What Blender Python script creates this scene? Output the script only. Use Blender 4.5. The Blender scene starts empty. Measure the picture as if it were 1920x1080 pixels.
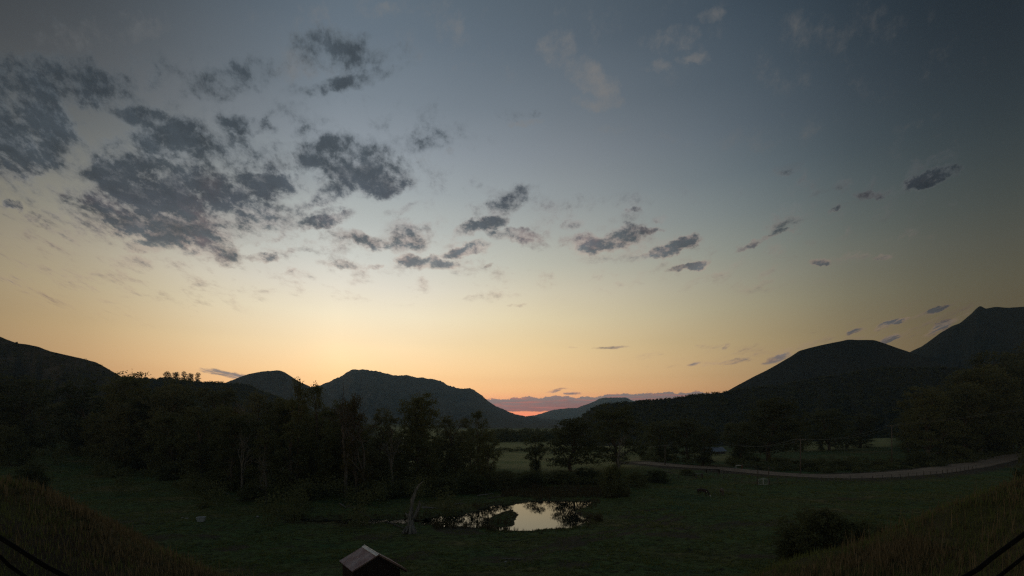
import bpy, bmesh, math, random
import numpy as np
from mathutils import Vector, Matrix, Quaternion

R = math.radians
CAMZ = 14.0
F = 900.0            # focal length in photo pixels (1920 wide)
HY = 790.0           # horizon row in the photo
SC = bpy.context.scene
COL = SC.collection

# ------------------------------------------------------------------ camera
cd = bpy.data.cameras.new('camera')
cam = bpy.data.objects.new('camera', cd)
COL.objects.link(cam)
cam.location = (0, 0, CAMZ)
cam.rotation_euler = (R(90), 0, 0)
cd.sensor_width = 36
cd.lens = 36 * F / 1920
cd.shift_y = (HY - 540) / 1920
cd.clip_start = 0.1
cd.clip_end = 60000
SC.camera = cam
SC.view_settings.view_transform = 'Standard'
SC.view_settings.look = 'None'
SC.view_settings.gamma = 1
SC.view_settings.use_curve_mapping = False
SC.view_settings.exposure = 0.0
SC.cycles.max_bounces = 6
SC.cycles.volume_bounces = 0
SC.cycles.volume_step_rate = 10
SC.cycles.use_denoising = False
SC.cycles.pixel_filter_type = 'BLACKMAN_HARRIS'
SC.cycles.filter_width = 1.3


def s2l(c):
    c = c / 255.0
    return c / 12.92 if c <= 0.04045 else ((c + 0.055) / 1.055) ** 2.4


def rgb(r, g, b, k=1.0):
    return (s2l(r) * k, s2l(g) * k, s2l(b) * k, 1.0)


# ------------------------------------------------------------------ sky (dawn glow + cloud deck)
class NT:
    def __init__(s, tree):
        s.t = tree

    def n(s, typ, **kw):
        nd = s.t.nodes.new(typ)
        for k, v in kw.items():
            setattr(nd, k, v)
        return nd

    def put(s, sock, v):
        if v is None:
            return
        if isinstance(v, (int, float, tuple, list)):
            sock.default_value = v
        else:
            s.t.links.new(v, sock)

    def m(s, op, a, b=None, c=None, clamp=False):
        nd = s.n('ShaderNodeMath', operation=op, use_clamp=clamp)
        s.put(nd.inputs[0], a); s.put(nd.inputs[1], b); s.put(nd.inputs[2], c)
        return nd.outputs[0]

    def vm(s, op, a, b=None, sc=None):
        nd = s.n('ShaderNodeVectorMath', operation=op)
        s.put(nd.inputs[0], a); s.put(nd.inputs[1], b)
        if sc is not None:
            s.put(nd.inputs[3], sc)
        return nd.outputs['Value'] if op in ('LENGTH', 'DOT_PRODUCT') else nd.outputs[0]

    def vma(s, a, b, c):
        nd = s.n('ShaderNodeVectorMath', operation='MULTIPLY_ADD')
        s.put(nd.inputs[0], a); s.put(nd.inputs[1], b); s.put(nd.inputs[2], c)
        return nd.outputs[0]

    def comb(s, x, y, z):
        nd = s.n('ShaderNodeCombineXYZ')
        s.put(nd.inputs[0], x); s.put(nd.inputs[1], y); s.put(nd.inputs[2], z)
        return nd.outputs[0]

    def mr(s, v, a, b, c=0.0, d=1.0, smooth=True):
        nd = s.n('ShaderNodeMapRange', interpolation_type='SMOOTHSTEP' if smooth else 'LINEAR')
        nd.clamp = True
        s.put(nd.inputs[0], v); s.put(nd.inputs[1], a); s.put(nd.inputs[2], b)
        s.put(nd.inputs[3], c); s.put(nd.inputs[4], d)
        return nd.outputs[0]

    def ramp(s, v, stops, interp='EASE'):
        nd = s.n('ShaderNodeValToRGB')
        cr = nd.color_ramp
        cr.interpolation = interp
        while len(cr.elements) < len(stops):
            cr.elements.new(1.0)
        for e, (p, c) in zip(cr.elements, stops):
            e.position = p
            e.color = c if isinstance(c, tuple) else (c, c, c, 1)
        s.put(nd.inputs[0], v)
        return nd.outputs[0]

    def mix(s, f, a, b, bt='MIX'):
        nd = s.n('ShaderNodeMix', data_type='RGBA', blend_type=bt)
        s.put(nd.inputs[0], f); s.put(nd.inputs[6], a); s.put(nd.inputs[7], b)
        return nd.outputs[2]

    def noise(s, vec, scale, detail=4, rough=0.5, dist=0.0, color=False, dim='3D'):
        nd = s.n('ShaderNodeTexNoise', noise_dimensions=dim)
        s.put(nd.inputs['Vector'], vec)
        nd.inputs['Scale'].default_value = scale
        nd.inputs['Detail'].default_value = detail
        nd.inputs['Roughness'].default_value = rough
        nd.inputs['Distortion'].default_value = dist
        return nd.outputs['Color'] if color else nd.outputs[0]


world = bpy.data.worlds.new('World')
SC.world = world
world.use_nodes = True
wt = world.node_tree
wt.nodes.clear()
W = NT(wt)
tc = W.n('ShaderNodeTexCoord').outputs['Generated']
sep = W.n('ShaderNodeSeparateXYZ')
wt.links.new(tc, sep.inputs[0])
dx, dy, dz = sep.outputs[0], sep.outputs[1], sep.outputs[2]
az = W.m('ARCTAN2', dx, dy)                                   # 0 = straight ahead, + right
azd = W.m('MULTIPLY', az, 180 / math.pi)
hor = W.m('SQRT', W.m('ADD', W.m('MULTIPLY', dx, dx), W.m('MULTIPLY', dy, dy)))
eld = W.m('MULTIPLY', W.m('ARCTAN2', dz, hor), 180 / math.pi)  # elevation, degrees
u = W.m('DIVIDE', W.m('ADD', eld, 5), 95, clamp=True)          # -5..90 deg


def ep(e):
    return (e + 5) / 95


HZ = 1.0
sky = W.ramp(u, [
    (ep(-5), rgb(20, 20, 20)), (ep(-0.5), rgb(60, 45, 40)),
    (ep(0.3), rgb(255, 150, 104)), (ep(2.2), rgb(250, 166, 116)), (ep(3.6), rgb(241, 184, 126)),
    (ep(5.6), rgb(241, 198, 142)),
    (ep(8.5), rgb(238, 208, 156)), (ep(12), rgb(226, 210, 172)), (ep(15), rgb(212, 203, 178)),
    (ep(18), rgb(191, 190, 175)), (ep(21.5), rgb(169, 173, 168)), (ep(25), rgb(149, 156, 158)),
    (ep(29), rgb(132, 140, 147)), (ep(33), rgb(113, 123, 132)), (ep(38), rgb(94, 106, 117)),
    (ep(43), rgb(82, 95, 106)), (ep(60), rgb(76, 90, 104)), (ep(90), rgb(76, 90, 106)),
], 'LINEAR')
ua = W.m('DIVIDE', W.m('ADD', azd, 180), 360, clamp=True)


def ap(a):
    return (a + 180) / 360


azf = W.ramp(ua, [
    (ap(-180), .42), (ap(-110), .44), (ap(-70), .46), (ap(-48), .42), (ap(-42), .58), (ap(-32), .95), (ap(-20), 1.22),
    (ap(-10), 1.13), (ap(0), 1.0), (ap(9), .84), (ap(17), .66), (ap(26), .46), (ap(35), .26), (ap(41), .17), (ap(46), .125),
    (ap(70), .2), (ap(110), .34), (ap(180), .42)], 'LINEAR')
# the anti-glow side of the sky is bluer
blue = W.mr(azd, 5, 45, 0, 1)
tint = W.mix(blue, (1, 1, 1, 1), W.mix(W.mr(eld, 8, 26), (.98, 1.03, 1.02, 1), (.84, 1.05, 1.2, 1)))
tint = W.mix(W.mr(azd, -24, -46), tint, (1.02, .97, .93, 1))
pale = W.m('MULTIPLY', W.mr(W.m('ABSOLUTE', W.m('ADD', azd, 20)), 26, 4), W.m('MULTIPLY', W.mr(eld, 4, 9), W.mr(eld, 24, 15)))
tint = W.mix(pale, tint, (1.0, 1.03, 1.16, 1))
sky = W.mix(1.0, sky, azf, 'MULTIPLY')
sky = W.mix(1.0, sky, tint, 'MULTIPLY')
# the upper sky darkens faster away from the glow
up_ = W.mr(eld, 14, 30)
off = W.m('MAXIMUM', W.mr(azd, -10, -46, 0, .40), W.mr(azd, 20, 46, 0, .18))
off = W.m('MULTIPLY', off, W.m('MAXIMUM', W.mr(azd, -80, -50), W.m('MULTIPLY', 1.0, W.m('GREATER_THAN', azd, 0))))
sky = W.mix(W.m('MULTIPLY', up_, off), sky, (0, 0, 0, 1))
# low-frequency unevenness of the thin veil
veil = W.noise(W.vm('MULTIPLY', tc, (1, 1, 3.0)), 2.2, 3, .5)
sky = W.mix(1.0, sky, W.ramp(veil, [(0.25, .955), (0.75, 1.04)], 'LINEAR'), 'MULTIPLY')

# cloud coordinates: gnomonic (mask) and flat cloud deck (texture)
ys = W.m('MAXIMUM', dy, .12)
ga = W.m('DIVIDE', W.m('MULTIPLY', dx, F), ys)
gc = W.m('DIVIDE', W.m('MULTIPLY', dz, F), ys)
warpn = W.noise(W.comb(ga, gc, 0), .024, 5, .62, color=True)
gpos0 = W.comb(ga, gc, 0)
warp = W.vm('MULTIPLY', W.vm('SUBTRACT', warpn, (.5, .5, .5)), W.comb(54, W.mr(gc, 60, 420, 8, 46), 0))
gpos = W.vm('ADD', W.comb(ga, gc, 1.0), warp)
# texture space of the cloud deck: rows get finer towards the horizon and bow slightly with azimuth
gb = W.m('MAXIMUM', W.m('SUBTRACT', gc, W.m('MULTIPLY', .00026, W.m('MULTIPLY', ga, ga))), -30.0)
dk_v = W.m('DIVIDE', W.m('LOGARITHM', W.m('MULTIPLY_ADD', gb, .085, 6.0), math.e), .085)
deck = W.comb(W.m('MULTIPLY', ga, 1 / 46.0), dk_v, W.m('MULTIPLY', dk_v, .15))


def blobs(lst, acc=None):
    """largest of many soft ellipses; each waits for the one before it, which keeps the shader's memory small"""
    for (a, b, rx, ry, rot, w) in lst:
        a0, c0 = a - 960, HY - b
        cs, sn = math.cos(R(rot)), math.sin(R(rot))
        rx *= 1.3; ry *= 1.35
        P = gpos if acc is None else W.vma(acc, (1e-9, 1e-9, 1e-9), gpos)
        x_ = W.vm('DOT_PRODUCT', P, (cs / rx, sn / rx, -(a0 * cs + c0 * sn) / rx))
        y_ = W.vm('DOT_PRODUCT', P, (-sn / ry, cs / ry, (a0 * sn - c0 * cs) / ry))
        q = W.m('MULTIPLY_ADD', y_, y_, W.m('MULTIPLY', x_, x_))
        v = W.mr(q, 0.04, 1.4, w, 0.0)
        acc = v if acc is None else W.m('MAXIMUM', acc, v)
    return acc


dark_blobs = [
    (470, 300, 90, 40, 0, .6), (440, 400, 90, 50, 0, .85), (150, 330, 60, 50, 0, .5), (520, 415, 60, 28, 0, .55), (300, 330, 120, 50, 0, .8),
    (110, 150, 135, 42, -12, .85), (60, 250, 78, 70, -35, 1.0), (15, 195, 60, 55, 0, .8), (60, 305, 70, 26, 8, .9),
    (270, 222, 62, 20, -12, .85), (212, 275, 38, 20, 0, .6), (340, 268, 100, 42, -12, .95), (235, 330, 80, 42, 0, .85),
    (300, 392, 140, 52, -5, 1.1), (195, 385, 50, 34, 0, .75), (375, 360, 85, 55, 0, 1.1), (480, 348, 95, 24, -4, .95),
    (560, 342, 60, 20, 5, .8), (330, 436, 95, 26, -8, .9), (400, 468, 46, 22, -20, .75), (280, 460, 40, 13, 4, .85),
    (485, 449, 50, 9, 10, .6), (490, 481, 32, 8, 0, .75), (130, 365, 24, 40, -15, .55), (150, 400, 22, 22, 0, .45),
    (640, 298, 82, 42, -4, 1.05), (705, 335, 68, 30, 4, .95), (620, 365, 48, 20, 12, .75), (590, 378, 30, 12, 15, .55),
    (605, 415, 50, 13, 12, .95), (610, 398, 34, 8, 8, .6), (462, 236, 58, 14, -6, .7), (578, 252, 38, 14, -8, .55),
    (435, 150, 82, 32, 15, .72), (650, 92, 92, 36, -6, .72), (655, 152, 98, 15, 14, .7), (795, 262, 70, 20, 15, .45),
    (680, 448, 52, 13, -14, .85), (755, 440, 46, 28, 0, .85), (745, 398, 40, 8, 22, .5), (800, 493, 52, 11, -8, .95),
    (632, 497, 38, 8, -10, .55), (965, 213, 34, 10, 0, .55), (932, 358, 46, 12, -12, .5), (955, 380, 36, 20, 30, .68),
    (905, 424, 46, 13, 18, .88), (960, 440, 48, 12, -6, .85), (880, 468, 42, 11, 14, .88), (1090, 452, 36, 16, -5, .85),
    (1150, 450, 62, 18, 12, .95), (1205, 436, 32, 8, 14, .85), (1078, 422, 28, 8, 16, .5), (1272, 460, 42, 11, 22, .95),
    (1240, 474, 30, 7, 12, .7), (1295, 498, 36, 6, 12, .85), (1190, 395, 16, 5, 5, .45), (1240, 408, 16, 5, 0, .45),
    (1740, 337, 42, 14, 18, 1.05), (1790, 322, 20, 7, 10, .6), (1630, 366, 26, 9, 8, .65), (1565, 394, 14, 5, 22, .6),
    (1415, 455, 38, 5, 24, .6), (1470, 433, 20, 5, 20, .45), (1535, 494, 20, 6, 10, .9), (1475, 312, 32, 10, 8, .42),
    (1760, 580, 20, 5, 22, .95), (1675, 605, 28, 4, 20, .95), (1605, 623, 18, 4, 18, .85), (1765, 614, 32, 7, 24, .9),
    (1655, 617, 16, 4, 18, .7), (1662, 637, 18, 5, 30, .8), (1375, 677, 34, 4.5, 6, .85), (1297, 682, 13, 3, 10, .75),
    (1455, 673, 26, 6, 14, .9), (1147, 652, 22, 2.5, 3, .6), (1360, 650, 16, 3, 20, .6), (1068, 650, 15, 2.5, 0, .5),
    (425, 701, 40, 5, -10, .95), (20, 384, 18, 8, -30, .95), (58, 404, 14, 11, 0, .55), (95, 434, 32, 6, -30, .45),
    (970, 572, 20, 2.5, 0, .5), (915, 500, 12, 4, 20, .6), (1650, 484, 14, 4, 15, .5), (705, 502, 14, 4, 10, .5),
    (560, 470, 22, 8, 0, .4), (1075, 738, 12, 2.5, 0, .7), (1045, 732, 20, 2.5, 8, .6),
    (230, 320, 320, 200, -8, .26), (640, 330, 230, 150, 0, .16), (750, 450, 420, 90, 0, .17), (1300, 450, 350, 80, 5, .1), (1560, 410, 280, 90, 18, .1), (1650, 620, 160, 30, 15, .14), (1330, 665, 120, 16, 5, .14), (120, 90, 200, 60, 5, .12),
    (200, 500, 16, 4, -20, .3), (540, 510, 20, 4, 8, .35),
]
wisp_blobs = [
    (1560, 90, 260, 90, 0, .34), (1120, 60, 260, 90, 0, .3), (700, 60, 220, 60, 0, .35), (1640, 300, 240, 50, 15, .3), (1400, 250, 200, 60, 0, .25),
    (1045, 88, 42, 34, 10, .9), (1110, 145, 62, 28, -35, 1.0), (1130, 192, 52, 14, 0, .8), (1280, 68, 34, 24, 10, .75),
    (1228, 126, 34, 12, 8, .75), (1303, 112, 34, 10, 0, .7), (862, 130, 30, 9, 15, .6), (1330, 28, 22, 14, 0, .6),
    (1160, 243, 40, 9, 0, .6), (760, 14, 80, 18, 5, .6), (570, 120, 80, 30, 0, .5), (985, 232, 34, 8, 0, .6),
    (820, 290, 50, 9, 12, .5), (1000, 465, 60, 14, 0, .45), (200, 60, 150, 30, 8, .5), (1450, 320, 24, 8, 0, .6),
    (1780, 225, 40, 10, 0, .35), (560, 300, 60, 20, 0, .6), (150, 425, 60, 10, -20, .5), (610, 480, 100, 14, 0, .5),
]
mask = blobs(dark_blobs)
wmask = blobs(wisp_blobs, W.m('MULTIPLY', mask, 0.0))
n1 = W.noise(deck, .72, 8, .66, .1)
n2 = W.noise(W.vm('ADD', deck, (0.0, -.3, 0)), .72, 5, .66, .1)
big = W.noise(deck, 1.1, 3, .5)
# density
val = W.m('ADD', W.m('MULTIPLY', mask, 1.12), W.m('MULTIPLY', W.m('SUBTRACT', n1, .5), 3.0))
alpha = W.mr(W.m('SUBTRACT', val, .08), 0.0, 1.08)
alpha = W.m('MULTIPLY', alpha, W.mr(mask, .01, .07))
soft = W.m('MULTIPLY', W.mr(mask, .3, 1.1, 0, .62), W.mr(W.noise(deck, .28, 4, .55), .34, .6, .25, 1.0))
alpha = W.m('MAXIMUM', alpha, soft)
wval = W.m('ADD', wmask, W.m('MULTIPLY', W.m('SUBTRACT', n1, .5), 3.0))
walpha = W.m('MULTIPLY', W.mr(wval, .3, 1.5), W.m('MULTIPLY', W.mr(wmask, .02, .3), .75))
# colours (before the azimuth falloff)
cdark = W.ramp(W.m('DIVIDE', gc, 800, clamp=True), [
    (0.0, rgb(120, 96, 98)), (.12, rgb(120, 112, 112)), (.22, rgb(98, 99, 104)), (.36, rgb(98, 101, 105)), (.42, rgb(82, 88, 94)),
    (.52, rgb(63, 69, 78)), (.62, rgb(62, 70, 77)), (.78, rgb(60, 68, 75)), (1.0, rgb(66, 76, 84))], 'LINEAR')
cedge = W.ramp(W.m('DIVIDE', gc, 800, clamp=True), [
    (0.0, rgb(225, 150, 120)), (.12, rgb(170, 140, 118)), (.3, rgb(176, 148, 132)), (.42, rgb(165, 145, 136)), (.52, rgb(130, 130, 132)),
    (.65, rgb(106, 113, 120)), (.8, rgb(90, 99, 106)), (1.0, rgb(90, 99, 106))], 'LINEAR')
azc = W.ramp(ua, [(ap(-180), .25), (ap(-60), .72), (ap(-30), .85), (ap(-20), 1.0), (ap(5), 1.0), (ap(20), .86), (ap(32), .62),
                  (ap(42), .42), (ap(60), .3), (ap(180), .25)], 'LINEAR')
edge = W.m('SUBTRACT', n2, n1)
dens = W.mr(W.m('SUBTRACT', val, .24), .05, .95)
k_in = W.m('SUBTRACT', dens, W.m('MULTIPLY', edge, 3.0), clamp=True)
ccol = W.mix(k_in, cedge, cdark)
pinkn = W.mr(W.noise(deck, .3, 4, .6), .5, .68)
pinkz = W.m('MULTIPLY', pinkn, W.mr(gc, 500, 330, 0, .55))
ccol = W.mix(1.0, ccol, W.mr(W.noise(deck, .5, 7, .66), .34, .66, .72, 1.38, smooth=False), 'MULTIPLY')
ccol = W.mix(pinkz, ccol, rgb(112, 86, 90))
ccol = W.mix(1.0, ccol, azc, 'MULTIPLY')
wcol = W.mix(1.0, rgb(126, 124, 122), azc, 'MULTIPLY')
sky = W.mix(walpha, sky, wcol)
sky = W.mix(W.m('MULTIPLY', alpha, .93), sky, ccol)
# low bank of cloud over the gap in the hills
bn = W.noise(W.vm('MULTIPLY', gpos0, (1, 1.6, 0)), .045, 6, .62)
bl = W.noise(W.vm('MULTIPLY', gpos0, (1, 1.6, 0)), .012, 2, .5)
btop = W.m('ADD', W.m('MULTIPLY', W.m('SUBTRACT', bn, .5), 20), W.m('ADD', 46, W.m('MULTIPLY', W.m('SUBTRACT', bl, .5), 22)))
btop = W.m('ADD', btop, W.mr(ga, -50, 420, -3, 12, smooth=False))
bank = W.mr(W.m('SUBTRACT', btop, gc), 0, 2.0)
bank = W.m('MULTIPLY', bank, W.mr(ga, 445, 400))
bank = W.m('MULTIPLY', bank, W.mr(ga, -75, -55))
bank = W.m('MULTIPLY', bank, W.mr(W.m('ADD', gc, W.m('MULTIPLY', W.m('SUBTRACT', bn, .5), 6)), 17, 20))
lay = W.noise(W.comb(W.m('MULTIPLY', ga, .012), W.m('MULTIPLY', gc, .22), 0), 1.0, 4, .6)
bankcol = W.mix(W.mr(W.m('SUBTRACT', btop, gc), 2, 26), rgb(118, 106, 106), rgb(128, 88, 88))
bankcol = W.mix(W.mr(lay, .5, .62, 0, .5), bankcol, rgb(176, 98, 88))
bankcol = W.mix(1.0, bankcol, W.mr(ga, -60, 420, 1.15, .8, smooth=False), 'MULTIPLY')
sky = W.mix(W.m('MULTIPLY', bank, .95), sky, bankcol)
glow = W.m('MULTIPLY', W.m('MULTIPLY', W.mr(gc, 20, 12), W.mr(gc, -3, 2)), W.m('MULTIPLY', W.mr(ga, -50, -20), W.mr(ga, 110, 60)))
sky = W.mix(W.m('MULTIPLY', glow, .6), sky, rgb(255, 140, 104))
# compensate what the valley air takes away low down is done with HORK
hork = W.ramp(u, [(ep(-5), .5), (ep(-.6), .6), (ep(0.2), 2.2), (ep(2.5), 1.95), (ep(5), 1.45), (ep(9), 1.2), (ep(16), 1.11), (ep(40), 1.03)], 'LINEAR')
sky = W.mix(1.0, sky, hork, 'MULTIPLY')
nish = W.n('ShaderNodeTexSky', sky_type='NISHITA')
nish.sun_disc = False
nish.sun_elevation = R(-3.5)
nish.sun_rotation = R(-24)
bg = W.n('ShaderNodeBackground')
wt.links.new(sky, bg.inputs[0])
bg.inputs[1].default_value = 1.0
bg2 = W.n('ShaderNodeBackground')
wt.links.new(nish.outputs[0], bg2.inputs[0])
bg2.inputs[1].default_value = 0.05
ad = W.n('ShaderNodeAddShader')
wt.links.new(bg.outputs[0], ad.inputs[0]); wt.links.new(bg2.outputs[0], ad.inputs[1])
wo = W.n('ShaderNodeOutputWorld')
wt.links.new(ad.outputs[0], wo.inputs[0])
world.cycles.sampling_method = 'MANUAL'
world.cycles.sample_map_resolution = 512


# ------------------------------------------------------------------ helpers
def tag(o, label=None, cat=None, group=None, kind=None):
    if label: o['label'] = label
    if cat: o['category'] = cat
    if group: o['group'] = group
    if kind: o['kind'] = kind
    return o


def link(name, me, parent=None):
    o = bpy.data.objects.new(name, me)
    COL.objects.link(o)
    if parent is not None:
        o.parent = parent
    return o


def empty(name, loc=(0, 0, 0), rz=0.0):
    o = link(name, None)
    o.location = loc
    o.rotation_euler = (0, 0, rz)
    return o


def np_mesh(name, V, Fc, mat=None, smooth=False, fsize=None):
    """V (n,3), Fc (m,k) -> mesh"""
    me = bpy.data.meshes.new(name)
    V = np.asarray(V, dtype=np.float32)
    Fc = np.asarray(Fc, dtype=np.int32)
    k = Fc.shape[1]
    me.vertices.add(len(V)); me.vertices.foreach_set('co', V.ravel())
    me.loops.add(Fc.size); me.loops.foreach_set('vertex_index', Fc.ravel())
    me.polygons.add(len(Fc))
    me.polygons.foreach_set('loop_start', np.arange(0, Fc.size, k, dtype=np.int32))
    me.polygons.foreach_set('loop_total', np.full(len(Fc), k, dtype=np.int32))
    me.polygons.foreach_set('use_smooth', np.full(len(Fc), smooth, dtype=bool))
    me.update(calc_edges=True)
    if mat: me.materials.append(mat)
    return me


class MB:
    """collects boxes and tubes, builds ONE mesh"""
    def __init__(s):
        s.v = []; s.f = []

    def box(s, cx, cy, cz, sx, sy, sz, M=None):
        b = len(s.v)
        for z in (-.5, .5):
            for x, y in ((-.5, -.5), (.5, -.5), (.5, .5), (-.5, .5)):
                p = Vector((cx + x * sx, cy + y * sy, cz + z * sz))
                s.v.append(tuple(M @ p if M else p))
        for q in ((0, 3, 2, 1), (4, 5, 6, 7), (0, 1, 5, 4), (1, 2, 6, 5), (2, 3, 7, 6), (3, 0, 4, 7)):
            s.f.append(tuple(b + i for i in q))

    def poly(s, pts):
        b = len(s.v)
        s.v += [tuple(p) for p in pts]
        s.f.append(tuple(range(b, b + len(pts))))

    def tube(s, pts, rad, n=6, cap=True):
        pts = [Vector(p) for p in pts]
        rings = []
        up = Vector((0.13, 0.21, 1)).normalized()
        for i, p in enumerate(pts):
            d = (pts[min(i + 1, len(pts) - 1)] - pts[max(i - 1, 0)])
            if d.length < 1e-9: d = Vector((0, 0, 1))
            d.normalize()
            a = d.cross(up)
            if a.length < .1: a = d.cross(Vector((1, 0, 0)))
            a.normalize(); bb = d.cross(a)
            r = rad[i] if isinstance(rad, (list, tuple)) else rad
            b0 = len(s.v)
            for k in range(n):
                t = 2 * math.pi * k / n
                s.v.append(tuple(p + a * (math.cos(t) * r) + bb * (math.sin(t) * r)))
            rings.append(b0)
        for i in range(len(rings) - 1):
            for k in range(n):
                s.f.append((rings[i] + k, rings[i] + (k + 1) % n, rings[i + 1] + (k + 1) % n, rings[i + 1] + k))
        if cap:
            s.f.append(tuple(rings[0] + k for k in range(n)))
            s.f.append(tuple(rings[-1] + k for k in reversed(range(n))))

    def mesh(s, name, mat, smooth=False):
        me = bpy.data.meshes.new(name)
        me.from_pydata(s.v, [], s.f)
        bm = bmesh.new(); bm.from_mesh(me)
        bmesh.ops.recalc_face_normals(bm, faces=bm.faces)
        bm.to_mesh(me); bm.free()
        if smooth:
            me.polygons.foreach_set('use_smooth', [True] * len(me.polygons))
        me.materials.append(mat)
        return me

    def build(s, name, mat, parent=None, smooth=False):
        return link(name, s.mesh(name, mat, smooth), parent)


def mat_basic(name, c1, c2, scale=3.0, rough=.9, metal=0.0, bump=0.0, detail=5, stretch=(1, 1, 1), spec=.3, lo=.35, hi=.65, coord='Object', bscale=None):
    m = bpy.data.materials.new(name)
    m.use_nodes = True
    t = NT(m.node_tree)
    bs = m.node_tree.nodes['Principled BSDF']
    co = t.n('ShaderNodeTexCoord').outputs[coord]
    v = t.vm('MULTIPLY', co, stretch)
    nz = t.noise(v, scale, detail, .6)
    col = t.ramp(nz, [(lo, (*c1, 1)), (hi, (*c2, 1))], 'LINEAR')
    t.put(bs.inputs['Base Color'], col)
    bs.inputs['Roughness'].default_value = rough
    bs.inputs['Metallic'].default_value = metal
    bs.inputs['Specular IOR Level'].default_value = spec
    if bump:
        bp = t.n('ShaderNodeBump')
        bp.inputs['Strength'].default_value = bump
        bp.inputs['Distance'].default_value = .05
        t.put(bp.inputs['Height'], t.noise(v, bscale or scale * 4, 5, .6))
        m.node_tree.links.new(bp.outputs[0], bs.inputs['Normal'])
    return m


# value noise in numpy -------------------------------------------------
def vnoise(x, y, seed=0):
    xi = np.floor(x).astype(np.int64); yi = np.floor(y).astype(np.int64)
    xf = x - xi; yf = y - yi
    xf = xf * xf * (3 - 2 * xf); yf = yf * yf * (3 - 2 * yf)

    def h(a, b):
        n = (a * 374761393 + b * 668265263 + seed * 1442695041) & 0xffffffff
        n = ((n ^ (n >> 13)) * 1274126177) & 0xffffffff
        return ((n ^ (n >> 16)) & 0xffff) / 65535.0
    return (h(xi, yi) * (1 - xf) + h(xi + 1, yi) * xf) * (1 - yf) + (h(xi, yi + 1) * (1 - xf) + h(xi + 1, yi + 1) * xf) * yf - .5


def fbm(x, y, o=4, seed=0, g=.5):
    s = 0; a = 1.0
    for i in range(o):
        s = s + a * vnoise(x * 2 ** i, y * 2 ** i, seed + i)
        a *= g
    return s


def sst(a, b, x):
    t = np.clip((x - a) / (b - a), 0, 1)
    return t * t * (3 - 2 * t)


def at(a, b, z=0.0):
    """point on the level z seen in direction (a, b)"""
    d = (CAMZ - z) * F / (b - HY)
    return ((a - 960) / F * d, d)


# ------------------------------------------------------------------ terrain
POND = [at(*p) for p in [(786, 975), (795, 969), (830, 966), (868, 963), (895, 958), (903, 952), (920, 947), (950, 943), (975, 940),
                         (1005, 937), (1040, 937), (1078, 938), (1108, 937), (1108, 946), (1088, 953), (1078, 958), (1094, 966), (1106, 974), (1092, 983),
                         (1065, 989), (1030, 992), (1000, 993), (960, 994), (930, 992), (905, 987), (870, 987), (835, 985), (800, 983)]]
ISLE = [at(*p) for p in [(916, 976), (925, 966), (940, 959), (960, 955), (968, 962), (965, 975), (962, 982), (940, 985), (922, 984)]]
CHAN = [at(*p) for p in [(534, 971), (560, 970), (600, 971), (650, 971), (700, 970), (735, 972), (760, 971), (792, 970), (800, 976), (770, 979), (730, 979), (705, 979),
                         (690, 983), (660, 983), (625, 979), (590, 979), (560, 978), (540, 975)]]


def sdist(x, y, poly):
    """signed distance to a polygon, + inside"""
    inside = np.zeros(x.shape, bool)
    dmin = np.full(x.shape, 1e9)
    n = len(poly)
    for i in range(n):
        x1, y1 = poly[i]; x2, y2 = poly[(i + 1) % n]
        ex, ey = x2 - x1, y2 - y1
        t = np.clip(((x - x1) * ex + (y - y1) * ey) / (ex * ex + ey * ey), 0, 1)
        dd = np.hypot(x - (x1 + t * ex), y - (y1 + t * ey))
        dmin = np.minimum(dmin, dd)
        c = ((y1 > y) != (y2 > y)) & (x < ex * (y - y1) / (ey if ey else 1e-9) + x1)
        inside ^= c
    return np.where(inside, dmin, -dmin)


def pondness(x, y):
    jit = fbm(x * .8, y * .8, 4, 77) * (1.3 + 1.0 * sst(-3, -8, x))
    s = np.maximum(sdist(x, y, POND), sdist(x, y, CHAN)) + jit
    s = np.minimum(s, -sdist(x, y, ISLE) + jit * .5)
    return s


CREST = [(-2600, 560), (-900, 740), (-300, 830), (0, 893), (60, 913), (100, 933), (160, 963), (250, 1008), (330, 1043), (430, 1078), (560, 1112), (760, 1135), (960, 1140),
         (1160, 1125), (1370, 1080), (1440, 1059), (1500, 1042), (1600, 1016), (1720, 971), (1800, 941), (1850, 921), (1920, 893), (2200, 850), (2900, 740), (4500, 560)]
CRY = 16.0
cx_ = np.array([(a - 960) / F * CRY for a, b in CREST])
cz_ = np.array([CAMZ - (b - HY) / F * CRY for a, b in CREST])
ROAD_PX = [(1200, 868.5), (1260, 874), (1320, 878), (1380, 883), (1440, 889), (1500, 893), (1560, 895), (1620, 894), (1690, 890), (1760, 883), (1830, 872), (1895, 858), (1960, 845), (2100, 832)]
ROAD = [at(*p) for p in ROAD_PX]


def catmull(P, step=2.0):
    P = [np.array(p, float) for p in P]
    P = [2 * P[0] - P[1]] + P + [2 * P[-1] - P[-2]]
    out = []
    for i in range(1, len(P) - 2):
        n = max(2, int(np.linalg.norm(P[i + 1] - P[i]) / step))
        for k in range(n):
            t = k / n
            out.append(.5 * ((2 * P[i]) + (-P[i - 1] + P[i + 1]) * t + (2 * P[i - 1] - 5 * P[i] + 4 * P[i + 1] - P[i + 2]) * t * t +
                             (-P[i - 1] + 3 * P[i] - 3 * P[i + 1] + P[i + 2]) * t ** 3))
    out.append(P[-2])
    return np.array(out)


ROADC = catmull(ROAD, 2.5)


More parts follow.
